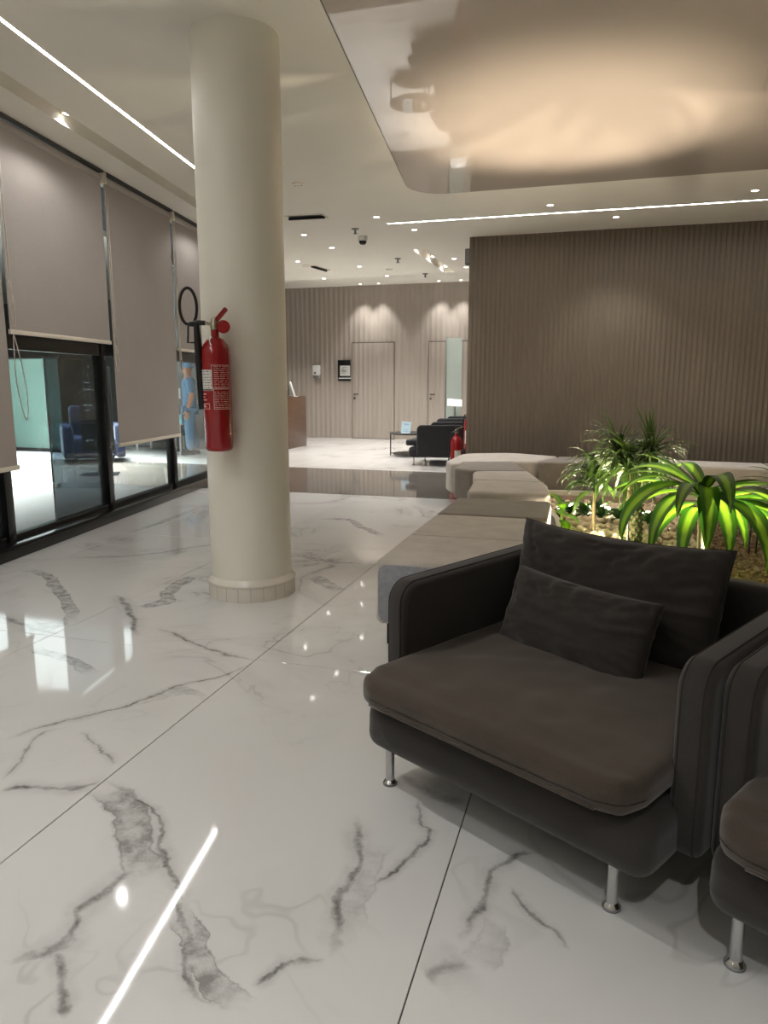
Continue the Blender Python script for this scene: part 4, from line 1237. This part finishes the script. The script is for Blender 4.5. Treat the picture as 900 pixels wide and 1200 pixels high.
# striped corn plant in front
cp = empty('corn_plant', (0.60, 4.52, 0.10)); tag(cp, 'corn plant with broad drooping yellow-striped leaves behind the foreground armchair', 'plant')
tube('stem', [(0, 0, 0), (0.01, 0.0, 0.25), (0.0, 0.01, 0.45), (0, 0, 0.62)], [0.026, 0.024, 0.022, 0.012], M['trunk'], cp, 12)
rnd = random.Random(5)
top = (0, 0, 0.575)
D = math.radians
for az, el, ln, wd, dr in ((172, 35, .50, .060, 1.6), (195, 15, .62, .070, 2.3), (215, 25, .66, .075, 2.8), (238, 30, .66, .072, 3.0), (255, 25, .64, .070, 3.1), (270, 35, .66, .074, 3.2), (285, 20, .64, .070, 2.9),
                           (300, 30, .68, .074, 3.0), (318, 25, .70, .076, 2.9), (338, 30, .72, .078, 2.5), (352, 28, .70, .075, 2.2), (8, 40, .62, .07, 2.0), (30, 55, .40, .06, 1.2), (160, 60, .45, .062, 1.0), (140, 45, .55, .066, 1.6),
                           (185, 50, .58, .06, 1.9), (350, 62, .34, .058, 1.1), (70, 40, .55, .06, 2.0), (100, 50, .5, .06, 1.8), (245, 55, .58, .066, 2.9), (275, 60, .62, .068, 3.1), (312, 58, .62, .068, 2.9), (200, 62, .55, .06, 2.4), (228, 5, .55, .066, 2.2), (262, 0, .52, .066, 2.0), (295, 0, .52, .066, 2.1), (330, 2, .58, .07, 2.0)):
    leaf((top[0], top[1], top[2] + rnd.uniform(-0.10, 0.03)), D(az + rnd.uniform(-5, 5)), D(el * 0.72 - 2), ln * rnd.uniform(.98, 1.15), wd * 1.5, dr * 0.85, M['leaf_corn'], cp, 10, twist=rnd.uniform(-.5, .5))

# spiky dracaena with a scaly stem and three heads
dp = empty('spiky_dracaena', (0.28, 5.66, 0.10)); tag(dp, 'tall spiky plant with a scaly stem and thin dark leaves before the ribbed wall', 'plant')
bm = bmesh.new()
bm_tube(bm, [(0, 0, 0), (0, 0, 0.12), (0.0, 0.0, 0.30), (-0.02, 0.02, 0.42)], [0.062, 0.066, 0.058, 0.035], 18)
obj('stem', bm, M['trunk'], dp, smooth=True)
bm = bmesh.new()
for ring in range(9):
    for q in range(11):
        a = 2 * PI * (q + 0.5 * (ring % 2)) / 11; z = 0.02 + ring * 0.036
        c = Vector((math.cos(a), math.sin(a), 0)); s = Vector((-c.y, c.x, 0)); r = 0.064 - 0.0008 * ring
        vs = [bm.verts.new(c * (r + 0.002) + Vector((0, 0, z - 0.016))), bm.verts.new(c * (r + 0.004) + s * 0.017 + Vector((0, 0, z))), bm.verts.new(c * (r + 0.004) + Vector((0, 0, z + 0.020))), bm.verts.new(c * (r + 0.004) - s * 0.017 + Vector((0, 0, z))), bm.verts.new(c * (r + 0.016) + Vector((0, 0, z + 0.006)))]
        for k in range(4): bm.faces.new((vs[k], vs[(k + 1) % 4], vs[4]))
tag(obj('stem_scales', bm, M['scale'], dp), kind='stuff')
heads = (((-0.05, 0.04, 0.62), 100, .32, .56, (-25, 66), .027), ((0.10, 0.08, 0.70), 70, .26, .42, (-15, 78), .023), ((-0.13, 0.06, 0.70), 62, .24, .42, (-10, 84), .023))
for hd, nl, l0, l1, er, wd in heads:
    tube('branch', [(-0.01, 0.01, 0.40), (hd[0] * .6, hd[1] * .6, (0.40 + hd[2]) / 2), hd], [0.022, 0.016, 0.011], M['trunk'], dp, 8)
    for q in range(nl):
        el = er[0] + (er[1] - er[0]) * rnd.random() ** 1.25
        leaf((hd[0], hd[1], hd[2] - 0.06 + 0.09 * q / nl), rnd.uniform(0, 2 * PI), D(el), rnd.uniform(l0, l1), wd * rnd.uniform(.8, 1.25), rnd.uniform(1.2, 3.0) if el < 62 else rnd.uniform(0.1, .6), M['leaf_dark'], dp, 6, fold=0.35, peak=0.3)

# broad-leaf dracaena left of it
lf = empty('leafy_dracaena', (0.0, 5.90, 0.10)); tag(lf, 'dark leafy plant with medium wide hanging leaves left of the spiky plant', 'plant')
tube('stem', [(0, 0, 0), (-0.01, 0.0, 0.3), (0.0, 0, 0.52)], [0.016, 0.014, 0.010], M['trunk'], lf, 8)
for q in range(34):
    el = rnd.uniform(0, 65)
    leaf((0, 0, 0.36 + 0.18 * rnd.random()), D(rnd.uniform(140, 320)), D(el), rnd.uniform(.24, .38), rnd.uniform(.045, .065), rnd.uniform(1.6, 2.8), M['leaf_dark'], lf, 7, fold=0.25, peak=0.4)
for az, el, ln, z in ((185, 30, .30, .62), (165, 55, .26, .60), (150, 20, .34, .60)):
    leaf((0, 0, z - .05), D(az), D(el), ln, .04, 1.8, M['leaf_dark'], lf, 7, peak=0.4)

# lime leaves by the bench
lm = empty('lime_plant', (-0.255, 5.93, 0.10)); tag(lm, 'small bright lime green plant close against the bench side', 'plant')
tube('stem', [(0, 0, 0), (0.01, 0, 0.24)], 0.007, M['leaf_lime'], lm, 6)
for az, el, ln, z in ((150, 50, .17, .24), (10, 20, .17, .24), (330, 0, .18, .17), (260, 35, .15, .22), (60, 40, .15, .2), (300, -10, .15, .12), (110, 30, .15, .16)):
    leaf((0.0, 0, z), D(az), D(el), ln, .085, 1.3, M['leaf_lime'], lm, 7, fold=0.15, peak=0.4)

# low ground cover in front of the light bar
for k, (x, y) in enumerate(((-0.22, 6.75), (-0.08, 6.70), (0.06, 6.62), (0.20, 6.55), (0.02, 6.95), (0.44, 6.45))):
    e = empty('ground_cover_plant', (x, y, 0.10))
    tag(e, ('low dark leafy plant beside the lime plant in front of the light bar', 'low dark leafy plant second from the bench in the ground cover row', 'low dark leafy plant third from the bench in the ground cover row', 'low dark leafy plant left of the scaly stem', 'low dark leafy plant set back behind the ground cover row', 'low dark leafy plant right of the scaly stem')[k], 'plant', 'ground cover row')
    tube('stem', [(0, 0, 0), (0, 0, 0.05)], 0.012, M['trunk'], e, 6)
    for q in range(20):
        leaf((0, 0, 0.04), rnd.uniform(0, 2 * PI), D(rnd.uniform(10, 75)), rnd.uniform(.11, .19), rnd.uniform(.05, .075), rnd.uniform(.8, 1.8), M['leaf_cover'], e, 5, fold=0.15, peak=0.45)
# spiky leaves entering from the right edge
rp = empty('blade_leaf_plant', (1.33, 5.55, 0.10)); tag(rp, 'plant with long blade leaves reaching in from the right edge of the photo', 'plant')
tube('stem', [(0, 0, 0), (0.01, 0, 0.5)], [0.02, 0.012], M['trunk'], rp, 8)
for az, el, ln in ((178, 20, .42), (186, 5, .40), (200, 35, .42), (160, 40, .40), (170, 0, .36), (220, 30, .4), (140, 30, .4), (250, 40, .4), (300, 40, .4), (0, 40, .4), (50, 45, .4), (90, 45, .4)):
    leaf((0, 0, 0.50), D(az), D(el), ln, .035, 0.9, M['leaf_dark'], rp, 7, fold=0.3, peak=0.35)
# dried yellow flower spray and black stakes
df = empty('dried_flower_spray', (1.28, 6.2, 0.10)); tag(df, 'spray of dried yellow flowers at the right edge behind the striped leaves', 'flower')
stem = [(0, 0, 0), (-0.02, 0, 0.25), (-0.08, 0, 0.36), (-0.20, 0.0, 0.40)]
tube('stem', stem, 0.005, M['trunk'], df, 6)
for q in range(34):
    t = rnd.random()
    p = Vector((-0.04 - 0.26 * t + rnd.uniform(-.02, .02), rnd.uniform(-.03, .03), 0.34 + 0.07 * t + rnd.uniform(-.03, .03) - (0.10 * rnd.random() if t < 0.2 else 0)))
    b = bmesh.new(); bmesh.ops.create_icosphere(b, subdivisions=1, radius=rnd.uniform(.009, .016))
    for v in b.verts: v.co = v.co * (1 + 0.4 * mnoise.noise(v.co * 90)) + p
    obj('flower_head', b, M['dry'], df, smooth=True)
for k, (x, y, h) in enumerate(((1.07, 5.6, 0.42), (1.12, 5.62, 0.36), (0.235, 5.38, 0.40))):
    e = tube('plant_stake', [(x, y, 0.09), (x, y, 0.10 + h)], 0.006, M['blackplastic'], None, 8)
    tag(e, ('taller of two thin black stakes in the gravel under the dried flowers', 'shorter of two thin black stakes in the gravel under the dried flowers', 'thin black stake standing in front of the scaly plant stem')[k], 'stake')

# ================================================================== FIRE EXTINGUISHERS
def patch(bm, r, a0, a1, z0, z1, n=8):
    lo, hi = [], []
    for k in range(n + 1):
        a = a0 + (a1 - a0) * k / n
        c = (r * math.sin(a), -r * math.cos(a))
        lo.append(bm.verts.new((c[0], c[1], z0))); hi.append(bm.verts.new((c[0], c[1], z1)))
    for k in range(n): bm.faces.new((lo[k], lo[k + 1], hi[k + 1], hi[k]))
def frame_patch(bm, r, a0, a1, z0, z1, w=0.0035):
    da = w / r
    patch(bm, r, a0, a1, z0, z0 + w); patch(bm, r, a0, a1, z1 - w, z1)
    patch(bm, r, a0, a0 + da, z0, z1, 1); patch(bm, r, a1 - da, a1, z0, z1, 1)
th = math.radians(27)
dcam = Vector((-CX, -CY)).normalized(); dl = Vector((dcam.y, -dcam.x))
dl = dl if dl.x < 0 else -dl
fd = dcam * math.cos(th) + dl * math.sin(th)
exl = Vector((CX, CY)) + fd * 0.352
fx = empty('fire_extinguisher', (exl.x, exl.y, 0.925), math.atan2(fd.y, fd.x) + PI / 2 + 0.36)
tag(fx, 'red gas fire extinguisher with black horn hung on the white column', 'extinguisher')
R0 = 0.079
body = lathe('cylinder', [(0, 0.0), (0.060, 0.0), (0.072, 0.006), (R0, 0.022), (R0, 0.535), (0.076, 0.565), (0.066, 0.592), (0.050, 0.614), (0.030, 0.628), (0.022, 0.632), (0.022, 0.675), (0, 0.675)], M['red'], fx, 48)
bm = bmesh.new(); r = R0 + 0.0008
patch(bm, r, -1.25, -0.16, 0.338, 0.452)
obj('sticker', bm, M['label_white'], body)
bm = bmesh.new()
rn = random.Random(4)
for z in (0.44, 0.425, 0.408, 0.395, 0.38, 0.365, 0.352):
    a = -1.15
    while a < -0.3:
        b_ = a + rn.uniform(0.06, 0.25); patch(bm, r + 0.0006, a, min(b_, -0.22), z, z + 0.004, 3); a = b_ + rn.uniform(0.04, 0.14)
patch(bm, r + 0.0006, -1.2, -0.2, 0.339, 0.348, 6)
tag(obj('sticker_print', bm, M['label_ink'], body), kind='stuff')
bm = bmesh.new()
frame_patch(bm, r, -0.22, 1.15, 0.352, 0.478); frame_patch(bm, r, -0.12, 1.15, 0.236, 0.349)
frame_patch(bm, r, -1.15, -0.42, 0.236, 0.268)
for z in [0.245 + 0.0105 * q for q in range(9)] + [0.362 + 0.0105 * q for q in range(11)]:
    a = -0.05
    while a < 1.05:
        b_ = a + rn.uniform(0.10, 0.4); patch(bm, r, a, min(b_, 1.08), z, z + 0.0028, 4); a = b_ + rn.uniform(0.04, 0.12)
for z, w in ((0.316, .4), (0.300, .25), (0.284, .45), (0.255, .3), (0.246, .4)): patch(bm, r, -1.1, -1.1 + w, z, z + 0.007, 4)
tag(obj('label_print', bm, M['label_print'], body), kind='stuff')
lathe('valve', [(0, 0.67), (0.024, 0.67), (0.026, 0.69), (0.022, 0.70), (0.020, 0.725), (0.012, 0.735), (0, 0.735)], M['brass'], fx, 20)
rx = Matrix.Rotation(-0.72, 4, 'Y')
bm = bmesh.new(); bm_box(bm, -0.012, 0.012, -0.016, 0.016, 0, 0.095, Matrix.Translation((0.006, 0, 0.715)) @ Matrix.Rotation(0.72, 4, 'Y'))
bmesh.ops.bevel(bm, geom=bm.edges[:], offset=0.004, segments=2, affect='EDGES')
obj('lever', bm, M['red'], fx, angle=0.6)
bm = bmesh.new(); bm_box(bm, -0.010, 0.010, -0.014, 0.014, 0, 0.075, Matrix.Translation((0.010, 0, 0.70)) @ Matrix.Rotation(1.75, 4, 'Y'))
bmesh.ops.bevel(bm, geom=bm.edges[:], offset=0.004, segments=2, affect='EDGES')
obj('carry_handle', bm, M['red'], fx, angle=0.6)
lathe('red_disc', [(0, -0.012), (0.030, -0.012), (0.036, -0.004), (0.036, 0.006), (0.030, 0.012), (0, 0.012)], M['red'], fx, 28, Matrix.Translation((0.052, -0.028, 0.685)) @ Matrix.Rotation(PI / 2, 4, 'X'))
tube('safety_tie', [(-0.014, -0.045, 0.632), (-0.022, -0.062, 0.615), (-0.018, -0.073, 0.595), (-0.010, -0.076, 0.583)], 0.0025, M['white_plastic'], fx, 6)
tube('outlet_pipe', [(0, 0, 0.70), (-0.03, -0.005, 0.702), (-0.055, -0.005, 0.706)], 0.009, M['brass'], fx, 10)
tube('coupling', [(-0.05, -0.005, 0.706), (-0.085, -0.005, 0.707), (-0.135, -0.005, 0.700)], [0.013, 0.015, 0.013], M['blackplastic'], fx, 12)
hose = [(-0.108, -0.004, 0.708)]
for q in range(25):
    a = D(28) + D(318) * q / 24
    hose.append((-0.140 + 0.044 * math.sin(a), 0.0 + 0.02 * math.cos(a * 0.5), 0.795 - 0.098 * math.cos(a)))
hose.append((-0.140, -0.01, 0.700))
tube('hose', hose, 0.0085, M['blackplastic'], fx, 10)
tube('horn', [(-0.098, -0.008, 0.700), (-0.094, -0.008, 0.60), (-0.086, -0.008, 0.40), (-0.078, -0.008, 0.235)], [0.015, 0.021, 0.024, 0.027], M['blackplastic'], fx, 18)
tube('horn_grip', [(-0.10, -0.01, 0.690), (-0.142, -0.01, 0.690), (-0.148, -0.01, 0.60), (-0.10, -0.01, 0.60)], 0.006, M['blackplastic'], fx, 8)
for z in (0.18, 0.50):
    box('wall_bracket', -0.03, 0.03, R0 - 0.006, R0 + 0.03, z, z + 0.03, M['metal'], fx)

def small_ext(loc, rot, label, s):
    e = empty('fire_extinguisher', loc, rot); tag(e, label, 'extinguisher', 'red extinguishers behind the ribbed wall corner')
    b = lathe('cylinder', [(0, 0), (0.07 * s, 0), (0.08 * s, 0.02), (0.08 * s, 0.40 * s), (0.06 * s, 0.46 * s), (0.024 * s, 0.49 * s), (0.024 * s, 0.52 * s), (0, 0.52 * s)], M['red'], e, 28)
    bm = bmesh.new(); patch(bm, 0.0806 * s, -0.3, 0.8, 0.10 * s, 0.30 * s); obj('sticker', bm, M['label_white'], b)
    lathe('valve', [(0, 0.51 * s), (0.022 * s, 0.51 * s), (0.02 * s, 0.57 * s), (0, 0.58 * s)], M['brass'], e, 14)
    bm = bmesh.new(); bm_box(bm, -0.01, 0.09 * s, -0.012, 0.012, 0, 0.016, Matrix.Translation((0, 0, 0.57 * s)) @ Matrix.Rotation(-0.35, 4, 'Y')); obj('lever', bm, M['brass'], e)
    tube('hose', [(0, -0.01, 0.55 * s), (-0.06 * s, -0.03, 0.53 * s), (-0.10 * s, -0.03, 0.40 * s), (-0.095 * s, -0.02, 0.12 * s)], 0.01, M['blackplastic'], e, 8)
small_ext((-2.01, 10.62, 0.0), 0.2, 'red fire extinguisher on the floor beside the ribbed wall corner, the nearer one', 1.12)
st2 = box('extinguisher_stand', -2.02, -1.80, 10.98, 11.2, 0.0, 0.30, M['blackplastic'], None, bevel=0.01)
tag(st2, 'low black stand under the rear fire extinguisher at the wall corner', 'stand')
small_ext((-1.91, 11.09, 0.30), -0.3, 'red fire extinguisher on the low black stand at the wall corner, the rear one', 1.0)

# ================================================================== FAR HALL
make_armchair((-2.87, 12.26, 0), -PI / 2, 'black armchair seen from its side beside the round table in the far hall', (M['far_sofa'], M['far_sofa']), 'black armchairs in the far hall', False)
make_armchair((-3.05, 14.55, 0), -PI / 2, 'black armchair standing behind the other black one in the far hall', (M['far_sofa'], M['far_sofa']), 'black armchairs in the far hall', False)
fc = pillow('back_cushion', 0.62, 0.40, 0.17, M['far_sofa'], None, 24, 21)
tag(fc, 'black cushion showing above the rear black armchair in the far hall', 'cushion')
fc.matrix_world = Matrix.Translation((-2.35, 14.0, 0.60)) @ Matrix.Rotation(-PI / 2, 4, 'Z') @ Matrix.Rotation(-0.22, 4, 'X')
rt = empty('round_table', (-3.28, 13.02, 0)); tag(rt, 'round black side table with a low shelf beside the black armchair', 'table')
lathe('tabletop', [(0, 0.395), (0.42, 0.395), (0.43, 0.40), (0.43, 0.415), (0.42, 0.42), (0, 0.42)], M['blackplastic'], rt, 48)
lathe('shelf', [(0, 0.03), (0.36, 0.03), (0.37, 0.04), (0.36, 0.05), (0, 0.05)], M['blackplastic'], rt, 40)
for k in range(3):
    a = D(188 + 120 * k); tube('leg', [(0.41 * math.cos(a), 0.41 * math.sin(a), 0.0), (0.41 * math.cos(a), 0.41 * math.sin(a), 0.40)], 0.012, M['blackplastic'], rt, 8)
    tube('shelf_stay', [(0.41 * math.cos(a), 0.41 * math.sin(a), 0.04), (0.35 * math.cos(a), 0.35 * math.sin(a), 0.04)], 0.008, M['blackplastic'], rt, 6)
cd_ = empty('card_stand', (-3.36, 12.80, 0.42), 0.25); tag(cd_, 'pale blue card stand on the round black table', 'card')
mt = Matrix.Rotation(-0.22, 4, 'X') @ Matrix.Rotation(0.10, 4, 'Y')
box('card', -0.085, 0.085, -0.006, 0.006, 0.0, 0.21, M['card'], cd_, mtx=mt)
bm = bmesh.new()
for (x0, x1, z0, z1) in ((-0.03, 0.045, 0.06, 0.065), (-0.05, 0.05, 0.165, 0.172), (-0.04, 0.04, 0.15, 0.156), (-0.05, 0.06, 0.03, 0.036)): bm_box(bm, x0, x1, -0.008, -0.006, z0, z1, mt)
tag(obj('card_print', bm, M['card_print'], cd_), kind='stuff')
box('foot', -0.08, 0.08, -0.03, 0.06, 0.0, 0.006, M['white_plastic'], cd_)
vs = empty('small_vase', (-3.10, 12.90, 0.42)); tag(vs, 'small white vase with yellow blooms on the round black table', 'vase')
lathe('pot', [(0, 0), (0.035, 0), (0.045, 0.05), (0.04, 0.08), (0.034, 0.08), (0, 0.07)], M['white_plastic'], vs, 20)
for k in range(6):
    a = k * 1.05
    b = bmesh.new(); bmesh.ops.create_icosphere(b, subdivisions=1, radius=0.022)
    for v in b.verts: v.co += Vector((0.022 * math.cos(a), 0.022 * math.sin(a), 0.10 + 0.012 * (k % 2)))
    obj('bloom', b, M['dry'] if k % 2 else M['ivory'], vs, smooth=True)
# reception desk
dk = empty('reception_desk', (-6.9, 14.05, 0)); tag(dk, 'brown walnut reception desk end panel beside the column in the far hall', 'desk')
box('body', -0.9, 0.86, -0.42, 0.42, 0.0, 1.02, M['wood'], dk, bevel=0.004)
box('end_panel', 0.86, 0.90, -0.46, 0.46, 0.0, 1.04, M['wood'], dk, bevel=0.004)
box('worktop', -0.9, 0.86, -0.45, 0.45, 1.02, 1.05, M['wood'], dk, bevel=0.004)
sg = empty('display_board', (-6.07, 14.10, 1.04), 0.35); tag(sg, 'white tilted notice board standing on the walnut desk', 'sign')
mt = Matrix.Rotation(-0.30, 4, 'Y')
box('board', -0.012, 0.012, -0.13, 0.13, 0, 0.32, M['white_plastic'], sg, mtx=mt, bevel=0.003)
box('foot', -0.06, 0.06, -0.10, 0.10, 0, 0.012, M['white_plastic'], sg)
mn = empty('monitor', (-6.36, 14.10, 1.05), 0.2); tag(mn, 'small grey screen on the walnut desk next to the column', 'monitor')
box('screen', -0.16, 0.14, -0.012, 0.012, 0.03, 0.19, M['card'], mn, bevel=0.004)
box('bezel', -0.17, 0.15, 0.010, 0.02, 0.02, 0.20, M['blackplastic'], mn)
tube('foot', [(0, 0.02, 0.0), (0, 0.02, 0.1)], 0.02, M['blackplastic'], mn, 10)
# wall fixtures
def wallbox(name, x0, x1, z0, z1, label, cat):
    e = empty(name, ((x0 + x1) / 2, YB - 0.018, z0)); tag(e, label, cat); return e, (x1 - x0) / 2, z1 - z0
e, hw, hh = wallbox('soap_dispenser', -6.71, -6.53, 1.44, 1.74, 'white hand sanitizer dispenser on the greige wall left of the flush door', 'dispenser')
box('housing', -hw, hw, -0.10, 0, 0.06, hh, M['white_plastic'], e, bevel=0.02)
box('drip_tray', -hw * .8, hw * .8, -0.11, 0, 0.0, 0.045, M['grey_plastic'], e, bevel=0.006)
lathe('sensor_window', [(0, 0), (0.03, 0), (0.03, 0.004), (0, 0.005)], M['grey_plastic'], e, 16, Matrix.Translation((-0.02, -0.10, 0.12)) @ Matrix.Rotation(PI / 2, 4, 'X'))
e, hw, hh = wallbox('notice_board', -6.08, -5.76, 1.37, 1.86, 'black notice holder with a white sheet beside the left flush door', 'sign')
box('backboard', -hw, hw, -0.03, 0, 0, hh, M['blackplastic'], e, bevel=0.004)
sh = box('sheet', -hw + 0.055, hw - 0.01, -0.034, -0.03, 0.12, hh - 0.13, M['paper'], e)
bm = bmesh.new()
for z, a, b in ((0.31, -0.04, 0.06), (0.28, -0.06, 0.0), (0.25, -0.07, 0.07), (0.23, -0.07, 0.05), (0.21, -0.06, 0.06), (0.18, -0.07, 0.02)): bm_box(bm, a, b, -0.036, -0.034, z, z + 0.010)
tag(obj('sheet_print', bm, M['label_ink'], sh), kind='stuff')
box('ledge', -hw + 0.03, hw + 0.01, -0.05, -0.03, 0.05, 0.075, M['white_plastic'], e)
# glass screen and lectern plate at the right of the hall
gs = empty('glass_partition', (-2.93, 15.0, 0), 0.12); tag(gs, 'pale green frosted glass partition in front of the right flush door', 'partition')
box('pane', -0.14, 0.17, -0.006, 0.006, 0.04, 2.22, M['frost'], gs)
box('edge_strip', -0.165, -0.14, -0.012, 0.012, 0.0, 2.24, M['metal'], gs)
box('base_rail', -0.14, 0.17, -0.02, 0.02, 0, 0.04, M['metal'], gs)
lt2 = empty('notice_lectern', (-2.84, 14.75, 0), 0.2); tag(lt2, 'slim lectern with a white tilted plate in front of the glass partition', 'stand')
tube('post', [(0, 0, 0.0), (0, 0, 0.90)], 0.018, M['metal'], lt2, 10)
lathe('base', [(0, 0), (0.12, 0), (0.12, 0.012), (0.02, 0.02), (0, 0.02)], M['metal'], lt2, 24)
box('plate', -0.15, 0.15, -0.10, 0.10, -0.008, 0.008, M['white_plastic'], lt2, mtx=Matrix.Translation((0, 0, 0.92)) @ Matrix.Rotation(0.75, 4, 'X') @ Matrix.Rotation(0.1, 4, 'Y'), bevel=0.003)
bpy.context.view_layer.update()
